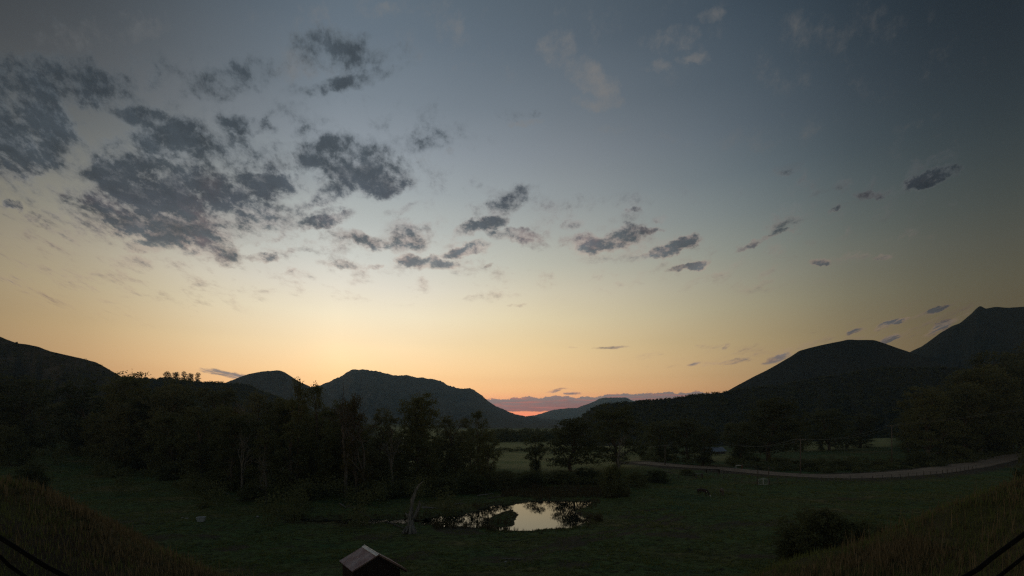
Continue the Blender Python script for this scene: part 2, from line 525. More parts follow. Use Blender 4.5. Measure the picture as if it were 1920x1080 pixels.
def road_dist(x, y):
    d = np.full(x.shape, 1e9)
    m = (y > 80) & (y < 420) & (x > 10)
    if m.any():
        xs, ys_ = x[m], y[m]
        dd = np.full(xs.shape, 1e9)
        for i in range(0, len(ROADC) - 1, 1):
            x1, y1 = ROADC[i]; x2, y2 = ROADC[i + 1]
            ex, ey = x2 - x1, y2 - y1
            t = np.clip(((xs - x1) * ex + (ys_ - y1) * ey) / (ex * ex + ey * ey + 1e-9), 0, 1)
            dd = np.minimum(dd, np.hypot(xs - (x1 + t * ex), ys_ - (y1 + t * ey)))
        d[m] = dd
    return d


RW = 4.4


def height(x, y, full=True):
    x = np.asarray(x, float); y = np.asarray(y, float)
    bump = fbm(x * .12, y * .12, 3, 5) * .5 + fbm(x * .6, y * .6, 3, 9) * .14
    h = bump * sst(0, 1, (y - 5) / 30)
    # meadow lifts gently towards the near hillside and out to the sides
    h = h + 1.5 * sst(50, 26, y)
    # far flats: fields
    h = h * (1 - .7 * sst(150, 260, y))
    s = pondness(x, y)
    near = sst(-7, -1, s)
    h = h * (1 - near) + near * .06 * np.sign(h) * np.minimum(np.abs(h) * 4, 1)
    h = h - 1.0 * sst(-.4, 1.6, s)
    # near hillside below the camera
    zc = np.interp(x, cx_, cz_)
    rough = fbm(x * .5, y * .5, 4, 21) * .22
    hb = np.where(y > CRY, zc - .62 * (y - CRY) + .0, zc + .045 * (CRY - y)) + rough - .11
    hb = np.where(y > CRY, hb + .25 * (1 - np.exp(-(y - CRY) * 2)) * 0, hb)
    h = np.maximum(h, hb)
    rd = road_dist(x, y)
    rr = sst(RW + 4.5, RW + .4, rd)
    h = h * (1 - rr) + .22 * rr
    # ground swells up at the foot of the left and right hills
    h = h + .05 * np.clip(-x - 95 - 0 * y, 0, 400) * sst(60, 150, y)
    ry_ = np.interp(x, ROADC[:, 0], ROADC[:, 1])
    h = h + .045 * np.clip(x - 90 - (0.35 * (y - 150)), 0, 500) * sst(RW + 4, RW + 30, rd) * sst(4, 30, y - ry_)
    return h


def hz(x, y):
    return float(height(np.array([x]), np.array([y]))[0])


def axis(segs):
    out = [segs[0][0]]
    for a, b, st0, st1 in segs:
        x = a
        L = b - a
        while x < b - 1e-6:
            t = (x - a) / L
            x = min(b, x + st0 * (st1 / st0) ** t)
            out.append(x)
    return np.array(out)


gx = axis([(-6000, -700, 600, 60), (-700, -120, 50, 3), (-120, -42, 3, .5), (-42, 36, .36, .36), (36, 150, .6, 2.2), (150, 700, 3, 50), (700, 6000, 60, 600)])
gy = axis([(-300, -10, 40, 2), (-10, 8, 2, .3), (8, 34, .3, .42), (34, 98, .36, .36), (98, 240, .6, 2.2), (240, 900, 3, 40), (900, 5650, 50, 500)])
X, Y = np.meshgrid(gx, gy)
Z = height(X, Y)
nxx, nyy = len(gx), len(gy)
V = np.stack([X.ravel(), Y.ravel(), Z.ravel()], 1)
ii, jj = np.meshgrid(np.arange(nxx - 1), np.arange(nyy - 1))
b0 = (jj * nxx + ii).ravel()
Fq = np.stack([b0, b0 + 1, b0 + nxx + 1, b0 + nxx], 1)


def attr(me, name, vals):
    at_ = me.attributes.new(name, 'FLOAT', 'POINT')
    at_.data.foreach_set('value', np.asarray(vals, np.float32).ravel())


def dryness(x, y):
    zc = np.interp(x, cx_, cz_)
    onb = sst(-.3, .3, np.where(y > CRY, zc - .62 * (y - CRY), zc) - .8 + 0 * x)
    onb = onb * sst(44, 30, y)
    onb = onb * (1 - .85 * sst(4, -6, x) * sst(15.2, 13.0, y + fbm(x * .3, y * .3, 3, 70) * 3))
    return onb


gm = bpy.data.materials.new('meadow')
gm.use_nodes = True
t = NT(gm.node_tree)
bs = gm.node_tree.nodes['Principled BSDF']
pos = t.n('ShaderNodeNewGeometry').outputs['Position']
a_dry = t.n('ShaderNodeAttribute', attribute_name='dry').outputs['Fac']
a_fld = t.n('ShaderNodeAttribute', attribute_name='field').outputs['Fac']
a_bare = t.n('ShaderNodeAttribute', attribute_name='bare').outputs['Fac']
nA = t.noise(t.vm('MULTIPLY', pos, (.6, 1, 1)), .085, 6, .64)
nB = t.noise(t.vm('MULTIPLY', pos, (.55, 1, 1)), 1.7, 6, .68)
nC = t.noise(pos, 6.0, 4, .7)
green = t.ramp(nA, [(.34, (.055, .115, .045, 1)), (.45, (.115, .170, .052, 1)), (.54, (.120, .150, .050, 1)), (.64, (.220, .185, .070, 1))], 'LINEAR')
green = t.mix(t.mr(nB, .42, .66, 0, .95), green, (.026, .027, .013, 1))
green = t.mix(t.mr(nC, .5, .75, 0, .5), green, (.11, .13, .06, 1))
dry = t.ramp(nB, [(.3, (.075, .058, .030, 1)), (.5, (.16, .112, .06, 1)), (.7, (.21, .15, .088, 1))], 'LINEAR')
dry = t.mix(t.mr(nA, .45, .6, 0, .75), dry, (.075, .085, .027, 1))
fld = t.ramp(t.noise(t.vm('MULTIPLY', pos, (.4, 1, 1)), .12, 5, .6), [(.3, (.21, .25, .085, 1)), (.5, (.33, .32, .125, 1)), (.7, (.40, .34, .15, 1))], 'LINEAR')
bare = t.ramp(nB, [(.3, (.07, .05, .038, 1)), (.7, (.12, .085, .065, 1))], 'LINEAR')
col = t.mix(a_dry, green, dry)
col = t.mix(a_fld, col, fld)
col = t.mix(a_bare, col, bare)
t.put(bs.inputs['Base Color'], col)
bs.inputs['Roughness'].default_value = .95
bs.inputs['Specular IOR Level'].default_value = .15
bp = t.n('ShaderNodeBump')
bp.inputs['Strength'].default_value = .9
bp.inputs['Distance'].default_value = .25
t.put(bp.inputs['Height'], t.m('ADD', t.noise(pos, 2.3, 6, .7), t.m('MULTIPLY', nC, .5)))
gm.node_tree.links.new(bp.outputs[0], bs.inputs['Normal'])

me = np_mesh('ground', V, Fq, gm, True)
attr(me, 'dry', dryness(X, Y))
px = X / np.maximum(Y, 1) * F
fieldm = sst(128, 150, Y) * sst(900, 700, Y) * sst(300, 180, px) * sst(-260, -200, px)
fieldm = np.maximum(fieldm, .8 * sst(160, 175, Y) * sst(230, 200, Y) * sst(330, 352, px) * sst(430, 400, px))
fieldm = np.maximum(fieldm, .9 * sst(205, 225, Y) * sst(400, 330, Y) * sst(520, 545, px) * sst(730, 700, px))
attr(me, 'field', fieldm)
pn = pondness(X, Y)
rdv = road_dist(X, Y)
bare = np.maximum(sst(-.9, .2, pn) * .6, sst(RW + 5.5, RW + 2.0, rdv) * .9)
for tr_ in ([(985, 1034), (1050, 1017), (1120, 1002), (1190, 985), (1260, 966)], [(1000, 1043), (1065, 1025), (1135, 1009), (1205, 991), (1280, 970)], [(1180, 960), (1215, 957), (1245, 957)]):
    P_ = catmull([at(*p) for p in tr_], .8)
    msk = (Y > 40) & (Y < 80) & (X > -2) & (X < 34)
    dd = np.full(msk.sum(), 1e9)
    for q in P_:
        dd = np.minimum(dd, np.hypot(X[msk] - q[0], Y[msk] - q[1]))
    tmp = np.zeros(X.shape); tmp[msk] = sst(.8, .35, dd)
    bare = np.maximum(bare, tmp * .8)
for (a_, b_, r_) in [(955, 1048, 2.2), (1085, 962, 1.6), (1190, 968, 1.2), (700, 1008, 1.5), (300, 1010, 2.0), (1600, 935, 2.5), (1350, 985, 1.6)]:
    q = at(a_, b_)
    bare = np.maximum(bare, .75 * sst(r_, r_ * .3, np.hypot((X - q[0]) * .5, Y - q[1]) + fbm(X * .5, Y, 3, 12) * 1.2))
bare = np.maximum(bare, .8 * sst(.28, .42, fbm(X * .16 + 3, Y * .3, 3, 55)) * sst(80, 60, Y))
attr(me, 'bare', bare)
ground = link('ground', me)
tag(ground, 'dark grassy valley floor and near hillside around the pond', kind='structure')

# water ------------------------------------------------------------------
wm = bpy.data.materials.new('pond_water')
wm.use_nodes = True
t = NT(wm.node_tree)
bs = wm.node_tree.nodes['Principled BSDF']
bs.inputs['Base Color'].default_value = (.012, .014, .012, 1)
bs.inputs['Roughness'].default_value = .03
bs.inputs['IOR'].default_value = 1.33
bs.inputs['Specular IOR Level'].default_value = .9
pos = t.n('ShaderNodeNewGeometry').outputs['Position']
bp = t.n('ShaderNodeBump')
bp.inputs['Strength'].default_value = .035
bp.inputs['Distance'].default_value = .03
t.put(bp.inputs['Height'], t.noise(t.vm('MULTIPLY', pos, (1, .5, 1)), 3.0, 3, .5))
wm.node_tree.links.new(bp.outputs[0], bs.inputs['Normal'])


wm2 = wm.copy()
for nd in wm2.node_tree.nodes:
    if nd.type == 'BUMP': nd.inputs['Strength'].default_value = .55
    if nd.type == 'TEX_NOISE': nd.inputs['Scale'].default_value = 7.0


def water(name, poly, grow, label, mat=None):
    c = np.mean(poly, axis=0)
    me = bpy.data.meshes.new(name)
    bm = bmesh.new()
    P = np.array(poly)
    n = len(P)
    vs = []
    for i in range(n):
        d1 = P[i] - P[i - 1]; d2 = P[(i + 1) % n] - P[i]
        d = d1 / np.linalg.norm(d1) + d2 / np.linalg.norm(d2)
        nr = np.array([d[1], -d[0]]); nr /= max(np.linalg.norm(nr), 1e-6)
        vs.append((P[i][0] - nr[0] * grow, P[i][1] - nr[1] * grow))
    f = bm.faces.new([bm.verts.new((x, y, -.17)) for x, y in vs])
    bmesh.ops.triangulate(bm, faces=[f])
    bmesh.ops.recalc_face_normals(bm, faces=bm.faces)
    for f in bm.faces:
        if f.normal.z < 0: f.normal_flip()
    bm.to_mesh(me); bm.free()
    me.materials.append(mat or wm)
    return tag(link(name, me), label, kind='structure')


def orient(poly):
    P = np.array(poly)
    a = np.sum(P[:, 0] * np.roll(P[:, 1], -1) - np.roll(P[:, 0], -1) * P[:, 1])
    return poly if a < 0 else poly[::-1]


water('pond', orient(POND), .9, 'still pond mirroring the dawn sky between dark banks')
water('creek', orient(CHAN), .7, 'narrow creek arm left of the broken trunk, catching spots of sky', wm2)

# road --------------------------------------------------------------------
rm = mat_basic('gravel_road', (.25, .175, .13), (.40, .295, .215), 1.2, .95, bump=.5)
L = ROADC
Tn = np.gradient(L, axis=0); Tn /= np.linalg.norm(Tn, axis=1)[:, None]
Nn = np.stack([-Tn[:, 1], Tn[:, 0]], 1)
offs = [-RW, -RW * .66, -RW * .33, 0, RW * .33, RW * .66, RW]
zo = [.02, .09, .10, .12, .10, .09, .02]
V = []
base = height(L[:, 0], L[:, 1])
for o, z in zip(offs, zo):
    e = o + (fbm(np.arange(len(L)) * .35, np.full(len(L), o), 2, 3) * .5 if abs(o) == RW else 0)
    V.append(np.stack([L[:, 0] + Nn[:, 0] * e, L[:, 1] + Nn[:, 1] * e, np.full(len(L), .26) + z + .0], 1))
nL = len(L)
V = np.concatenate(V)
Fr = []
for k in range(len(offs) - 1):
    for i in range(nL - 1):
        Fr.append((k * nL + i, k * nL + i + 1, (k + 1) * nL + i + 1, (k + 1) * nL + i))
# the road keeps above the swelling ground
zz_ = height(V[:, 0], V[:, 1])
V[:, 2] = np.maximum(V[:, 2], zz_ + .06)
rme = np_mesh('road', V, Fr, rm, True)
attr(rme, 'track', np.repeat([.75, .1, .55, .15, .55, .1, .75], nL))
t = NT(rm.node_tree)
rb_ = rm.node_tree.nodes['Principled BSDF']
rc_ = rb_.inputs['Base Color'].links[0].from_socket
wear = t.m('MULTIPLY', t.n('ShaderNodeAttribute', attribute_name='track').outputs['Fac'], t.mr(t.noise(t.n('ShaderNodeNewGeometry').outputs['Position'], .35, 5, .65), .3, .65))
t.put(rb_.inputs['Base Color'], t.mix(wear, rc_, (.10, .085, .055, 1)))       # grassy crown and ragged verges between the wheel tracks
road = link('road', rme)
tag(road, 'pale gravel road curving across the valley on the right', kind='structure')


# mountains ---------------------------------------------------------------
def mat_hill(name, c1, c2, c3, sc=.02):
    m = bpy.data.materials.new(name)
    m.use_nodes = True
    t = NT(m.node_tree)
    bs = m.node_tree.nodes['Principled BSDF']
    pos = t.n('ShaderNodeNewGeometry').outputs['Position']
    n1 = t.noise(pos, sc, 8, .65)
    n2 = t.noise(pos, sc * 9, 6, .7)
    c = t.ramp(n1, [(.35, (*c1, 1)), (.6, (*c2, 1))], 'LINEAR')
    c = t.mix(t.mr(n2, .52, .7, 0, .8), c, (*c3, 1))
    t.put(bs.inputs['Base Color'], c)
    bs.inputs['Roughness'].default_value = 1
    bs.inputs['Specular IOR Level'].default_value = .1
    bp = t.n('ShaderNodeBump')
    bp.inputs['Strength'].default_value = .8
    bp.inputs['Distance'].default_value = 1.5
    t.put(bp.inputs['Height'], n2)
    m.node_tree.links.new(bp.outputs[0], bs.inputs['Normal'])
    return m


HM = {
    'sage': mat_hill('sage_hill', (.026, .034, .030), (.045, .050, .042), (.016, .021, .016), .012),
    'far': mat_hill('rock_mountain', (.05, .055, .045), (.09, .085, .07), (.03, .035, .028), .006),
    'pine': mat_hill('brushy_hill', (.024, .027, .021), (.042, .045, .030), (.014, .020, .013), .02),
    'dust': mat_hill('dry_hill', (.034, .036, .026), (.10, .09, .068), (.018, .023, .015), .03),
}
ALLG = []


def mountain(name, label, D, D0, sil, mat, amp=.04, pw=1.25, tex=1.0, jag=1.0, seed=0, nt=70, kind='structure'):
    sil = np.array(sil, float)
    a = np.arange(sil[0, 0], sil[-1, 0] + 1, 1.5 if D < 5000 else 2.5)
    b = np.interp(a, sil[:, 0], sil[:, 1])
    # soften polyline corners a little, then ragged crest
    ker = np.ones(5) / 5
    b = np.convolve(np.pad(b, 2, mode='edge'), ker, 'valid')
    jx = a / F * D / 22.0
    b = b - jag * (fbm(jx, jx * 0 + seed, 4, seed) * 1.6 + np.maximum(0, fbm(jx * 3, jx * 0, 2, seed + 4)) * 1.6)
    Dd = D * (1 + .12 * fbm(a / 300., a * 0 + .5, 2, seed + 7))
    zr = CAMZ + (HY - b) / F * Dd
    zr = np.maximum(zr, 1.0)
    dirx = (a - 960) / F
    T = np.concatenate([np.linspace(0, 1, nt), np.linspace(1.02, 1.22, 9)])
    rows = []
    for tt in T:
        if tt <= 1:
            y = D0 + (Dd - D0) * tt
            s = (tt ** pw) * .85 + .15 * tt ** 3
            # gullies: fade out at crest and foot
            g = fbm(dirx * D / (D * .055) + fbm(dirx * 6, y / D * 4, 2, seed) * .8, y / (D * .22), 5, seed + 11, .55)
            g = -np.abs(g) + .12
            z = zr * s * (1 + 0) + zr * amp * 3.2 * g * (4 * tt * (1 - tt)) ** .8
            lim = (y / Dd) * (zr - CAMZ) + CAMZ - .6
            z = np.where(tt < .995, np.minimum(z, np.maximum(lim, -.5)), z)
        else:
            y = Dd * tt
            z = zr * (1 - (tt - 1) / .22) - 1 + 0 * y
        if tt == 0: z = z * 0 - .8
        rows.append(np.stack([dirx * y, y, z], 1))
    V = np.concatenate(rows)
    n = len(a)
    i2, j2 = np.meshgrid(np.arange(n - 1), np.arange(len(T) - 1))
    q = (j2 * n + i2).ravel()
    o = link(name, np_mesh(name, V, np.stack([q, q + 1, q + n + 1, q + n], 1), mat, True))
    ALLG.append(V.reshape(len(T), n, 3))
    tag(o, label, kind=kind)
    return o, V.reshape(len(T), n, 3)


mesa, _ = mountain('mesa', 'distant blue flat-topped mesa in the gap of the valley', 4600, 3000,
                   [(900, 800), (960, 786), (985, 781), (1005, 778), (1020, 774), (1040, 768), (1062, 765.5), (1080, 765.5), (1097, 759), (1112, 754), (1124, 747), (1133, 745.5), (1176, 745.5),
                    (1184, 751), (1200, 754), (1260, 765), (1350, 785)], HM['far'], .02, jag=.35, seed=1)
mid, _ = mountain('mountain', 'broad blue-grey mountain with a craggy crest in the middle distance', 2150, 950,
                  [(520, 760), (560, 738), (580, 727), (600, 723), (625, 712), (641, 705), (650, 698), (662, 693), (682, 693), (700, 696), (712, 697), (730, 702), (748, 704.5), (762, 702.5),
                   (775, 706), (800, 710), (815, 711), (830, 716), (840, 723), (850, 726), (868, 729), (880, 727.5), (890, 731), (900, 739), (912, 749), (925, 759), (945, 768.5),
                   (965, 776), (990, 781), (1020, 784), (1040, 787), (1080, 797), (1120, 803)], HM['far'], .07, jag=.95, seed=2)
cone, _ = mountain('hill', 'rounded grey hill left of the broad mountain', 1250, 600,
                   [(380, 735), (430, 715), (450, 707), (470, 700.5), (500, 695.5), (522, 694), (532, 697), (548, 707), (562, 716), (577, 723), (600, 734), (680, 772), (760, 800)],
                   HM['far'], .05, jag=.5, seed=3)
lowl, LOWR = mountain('wooded_ridge', 'low wooded ridge rising behind the left wood', 460, 215,
                      [(120, 745), (200, 718), (236, 708.5), (275, 708.5), (293, 712), (312, 709), (380, 717), (420, 718), (460, 722), (520, 745), (600, 775), (700, 800)],
                      HM['pine'], .027, jag=.8, seed=4)
left, LEFTH = mountain('sage_hill', 'dark sagebrush hill sloping down from the left edge', 360, 190,
                       [(-900, 500), (-400, 540), (-150, 590), (0, 631), (14, 637), (32, 643.5), (52, 645.5), (72, 650), (95, 659), (118, 664.5), (150, 671), (180, 679), (200, 690), (222, 703), (245, 716), (300, 745), (380, 790)],
                       HM['dust'], .07, jag=.35, seed=5)
rpk, _ = mountain('peak', 'steep dark peak on the far right skyline', 680, 420,
                  [(1560, 760), (1640, 705), (1706, 660), (1728, 650), (1742, 640), (1765, 623), (1785, 611), (1800, 606), (1820, 590), (1830, 579), (1838, 573), (1848, 579), (1865, 575), (1890, 577), (1920, 575),
                   (2050, 568), (2400, 560), (3100, 560)], HM['sage'], .022, jag=.4, seed=6)
rmd, _ = mountain('round_hill', 'broad dark dome-shaped hill on the right skyline', 560, 340,
                  [(1240, 790), (1300, 762), (1340, 742), (1364, 733), (1385, 721), (1410, 708), (1440, 693), (1480, 670), (1498, 658), (1520, 652), (1560, 643), (1590, 637), (1640, 637.5), (1652, 642),
                   (1678, 651), (1706, 660.5), (1740, 672), (1800, 695), (1900, 720), (2100, 760)], HM['sage'], .022, jag=.4, seed=7)
rlg, RLG = mountain('long_ridge', 'long brushy dark ridge stretching right from the valley gap', 440, 270,
                    [(1040, 815), (1070, 800), (1085, 787), (1097, 776), (1120, 762), (1140, 757.5), (1165, 755), (1190, 753), (1240, 749), (1290, 743), (1340, 737), (1364, 735), (1420, 728),
                     (1500, 716), (1580, 702), (1660, 690), (1750, 690), (1850, 695), (2000, 690), (2400, 660), (3000, 640)], HM['pine'], .05, jag=1.0, seed=8)

# foliage materials ---------------------------------------------------------
def mat_leaf(name, c1, c2):
    m = bpy.data.materials.new(name)
    m.use_nodes = True
    t = NT(m.node_tree)
    bs = m.node_tree.nodes['Principled BSDF']
    rnd = t.n('ShaderNodeObjectInfo').outputs['Random']
    g = t.n('ShaderNodeNewGeometry')
    co = t.n('ShaderNodeTexCoord').outputs['Object']
    nz = t.noise(co, .8, 3, .6)
    fac = t.m('ADD', t.m('MULTIPLY', g.outputs['Random Per Island'], .5), t.m('ADD', t.m('MULTIPLY', nz, .4), t.m('MULTIPLY', rnd, .62)))
    c = t.ramp(fac, [(.25, (*c1, 1)), (.85, (*c2, 1))], 'LINEAR')
    t.put(bs.inputs['Base Color'], c)
    bs.inputs['Roughness'].default_value = .8
    bs.inputs['Specular IOR Level'].default_value = .2
    tl = t.n('ShaderNodeBsdfTranslucent')
    t.put(tl.inputs[0], c)
    mx = t.n('ShaderNodeMixShader')
    mx.inputs[0].default_value = .4
    m.node_tree.links.new(bs.outputs[0], mx.inputs[1]); m.node_tree.links.new(tl.outputs[0], mx.inputs[2])
    m.node_tree.links.new(mx.outputs[0], m.node_tree.nodes['Material Output'].inputs[0])
    return m


LF = [mat_leaf('cottonwood_leaves', (.075, .092, .040), (.15, .16, .07)),
      mat_leaf('willow_leaves', (.08, .092, .046), (.16, .165, .085)),
      mat_leaf('turning_leaves', (.085, .08, .03), (.15, .125, .045)),
      mat_leaf('dark_leaves', (.058, .074, .034), (.12, .13, .058))]
BARK = mat_basic('bark', (.07, .058, .045), (.15, .125, .10), 2.5, .95, bump=.5, stretch=(3, 3, .6))
PALEWOOD = mat_basic('weathered_wood', (.09, .085, .08), (.32, .30, .285), 1.6, .9, bump=.6, stretch=(4, 4, .5))
GREYWOOD = mat_basic('bleached_twigs', (.10, .095, .085), (.20, .185, .165), 2.0, .9, bump=.4, stretch=(3, 3, .6))
DARKWOOD = mat_basic('dead_wood', (.07, .062, .055), (.14, .125, .11), 2.0, .9, bump=.4, stretch=(3, 3, .6))


def quads_at(C, size, rng, flat=0.0):
    """random leaf-shaped quads (diamonds) at centres C"""
    n = len(C)
    u = rng.normal(size=(n, 3)); u[:, 2] *= (1 - flat * .5); u /= np.linalg.norm(u, axis=1)[:, None]
    w = rng.normal(size=(n, 3)); v = np.cross(u, w); v /= np.linalg.norm(v, axis=1)[:, None]
    s = (size * rng.uniform(.55, 1.25, n))[:, None]
    u = u * s; v = v * s * .62
    V = np.stack([C - u, C - v * .9, C + u, C + v * .9], 1).reshape(-1, 3)
    F_ = np.arange(4 * n).reshape(n, 4)
    return V, F_


def limb(mb, p0, p1, r0, r1, rng, wob=.12, seg=6, n=5, up=0.0):
    p0 = np.array(p0, float); p1 = np.array(p1, float)
    L = np.linalg.norm(p1 - p0)
    pts = []; rad = []
    off = np.zeros(3)
    for i in range(seg + 1):
        t_ = i / seg
        if 0 < i < seg: off = off + rng.normal(size=3) * L * wob / seg
        p = p0 + (p1 - p0) * t_ + off * math.sin(math.pi * min(t_ * 1.2, 1)) + np.array([0, 0, up * L * t_ * (1 - t_)])
        pts.append(tuple(p)); rad.append(r0 + (r1 - r0) * t_)
    mb.tube(pts, rad, n)
    return [np.array(p) for p in pts]


def make_tree(seed, shape, H=20.0):
    """returns (wood mesh, crown mesh); H metres tall, shapes: broad, oval, open, column, bush"""
    rng = np.random.default_rng(seed)
    mb = MB()
    P = dict(broad=(13, .16, 5.4, .24, 2.7), oval=(12, .10, 4.0, .30, 2.5), open=(12, .20, 4.6, .20, 1.9), column=(9, .08, 2.6, .45, 2.0), bush=(9, .0, 5.0, .5, 3.2))[shape]
    nl, lo, rad, _, lr = P
    top = H - lr * .6
    tr = .42 if shape != 'bush' else .14
    lean = rng.normal(size=2) * .03 * H
    trunk_top = np.array([lean[0], lean[1], H * (.72 if shape != 'bush' else .4)])
    tp = limb(mb, (0, 0, -.4), trunk_top, tr, tr * .35, rng, .10, 9, 8)
    lobes = []
    for i in range(nl):
        f = (i + .5) / nl
        z = H * (lo + (1 - lo) * f) - lr * .25
        z = min(z, top)
        prof = math.sin(math.pi * min(1, (.25 + .7 * (1 - f)))) if shape in ('oval', 'column') else (1 - .62 * f ** 2.2)
        ang = i * 2.4 + rng.uniform(-.5, .5)
        r = rad * prof * rng.uniform(.55, 1.0)
        if i == nl - 1: r *= .35
        c = np.array([lean[0] * f + math.cos(ang) * r, lean[1] * f + math.sin(ang) * r, z + rng.uniform(-.5, .5)])
        rr = lr * rng.uniform(.7, 1.15)
        lobes.append((c, rr))
        # limb to the lobe
        k = min(len(tp) - 1, max(2, int(f * len(tp) * .85)))
        st = tp[k] if shape != 'bush' else np.array([0, 0, .1])
        if st[2] > c[2] - .4: st = tp[max(1, k - 3)]
        e = limb(mb, st, c, .17 if shape != 'bush' else .07, .05, rng, .22, 6, 5, .12)
        for q in range(4):
            d = rng.normal(size=3); d[2] = abs(d[2]) * .8
            d /= np.linalg.norm(d)
            limb(mb, e[3 + (q % 3)], c + d * rr * .95, .05, .015, rng, .25, 4, 4)
    Cs = []
    for c, rr in lobes:
        ncl = int(22 * (rr / 2.3) ** 1.6) + 6
        d = rng.normal(size=(ncl, 3)); d /= np.linalg.norm(d, axis=1)[:, None]
        rad_ = rr * rng.uniform(.35, 1.08, ncl) ** .7
        cc = c + d * rad_[:, None] * np.array([1.1, 1.1, .82])
        for q in cc:
            m = int(rng.integers(20, 52) if shape != 'open' else rng.integers(16, 38))
            Cs.append(q + rng.normal(size=(m, 3)) * rng.uniform(.26, .62) * np.array([1, 1, .7]))
    C = np.concatenate(Cs)
    C = C[C[:, 2] > .15]
    Vq, Fq_ = quads_at(C, .21, rng)
    crown = np_mesh('crown', Vq, Fq_, LF[0])
    wood = mb.mesh('trunk', BARK, True)
    return wood, crown


def make_dead(seed, H=16.0, spread=.5, depth=4):
    rng = np.random.default_rng(seed)
    mb = MB()

    def grow(p, d, L, r, lev):
        p1 = p + d * L
        pts = limb(mb, p, p1, r, r * .6, rng, .16, 5, 6 if lev > 2 else 4, .04)
        if lev == 0: return
        for q in range(3 if lev > 1 else 4):
            k = rng.integers(2, 6)
            nd = d + rng.normal(size=3) * spread
            nd[2] = nd[2] * .7 + .35
            nd /= np.linalg.norm(nd)
            grow(pts[min(k, 5)], nd, L * rng.uniform(.5, .78), r * .56, lev - 1)
    grow(np.array([0, 0, -.3]), np.array([.03, 0, 1.0]), H * .42, .38, depth)
    return mb.mesh('trunk', DARKWOOD, True)


TREES = {}
for i, (nm, sh, H) in enumerate([('b1', 'broad', 20), ('b2', 'broad', 20), ('b3', 'broad', 20), ('o1', 'oval', 20), ('o2', 'oval', 20), ('o3', 'oval', 20),
                                 ('p1', 'open', 20), ('p2', 'open', 20), ('c1', 'column', 20), ('c2', 'column', 20)]):
    TREES[nm] = (*make_tree(100 + i, sh, H), H)
for i in range(3):
    TREES['s%d' % (i + 1)] = (*make_tree(200 + i, 'bush', 9.0), 9.0)
DEAD = [make_dead(300 + i, 16.0, .42 + .06 * i, 4) for i in range(3)]
LMESH = {}


def crown_mesh(kind, li):
    if li == 0: return TREES[kind][1]
    k = (kind, li)
    if k not in LMESH:
        m = TREES[kind][1].copy()
        m.materials[0] = LF[li]
        LMESH[k] = m
    return LMESH[k]


trng = random.Random(5)


def tree(kind, a, topb, wpx, d, label, leaf=0, group=None, name='cottonwood_tree', cat='tree', ground_b=None):
    x = (a - 960) / F * d
    y = d
    g = hz(x, y)
    zt = CAMZ + (HY - topb) / F * d
    wood, crown, H = TREES[kind]
    s = max(.08, (zt - g) / H)
    bw = {'b': 13.0, 'o': 10.2, 'p': 11.5, 'c': 7.2, 's': 13.0}[kind[0]]
    sx = (wpx / F * d) / bw if wpx else s * trng.uniform(.85, 1.15)
    sx = min(max(sx, s * .45), s * 1.9)
    root = empty(name, (x, y, g - .05), trng.uniform(0, 6.28))
    root.scale = (sx, sx, s)
    tag(root, label, cat, group)
    o = link('trunk', wood, root)
    c = link('crown', crown_mesh(kind, leaf), root)
    return root


def dead_tree(i, a, topb, d, label, name='dead_tree', wide=1.0, pale=False, group=None):
    x = (a - 960) / F * d
    g = hz(x, d)
    zt = CAMZ + (HY - topb) / F * d
    me = DEAD[i]
    zmax = max(v.co.z for v in me.vertices)
    s = (zt - g) / zmax
    if pale:
        me = me.copy(); me.materials[0] = GREYWOOD
    o = link(name, me)
    o.location = (x, d, g)
    o.rotation_euler = (0, 0, trng.uniform(0, 6.28))
    o.scale = (s * wide, s * wide, s)
    tag(o, label, 'tree', group)
    return o


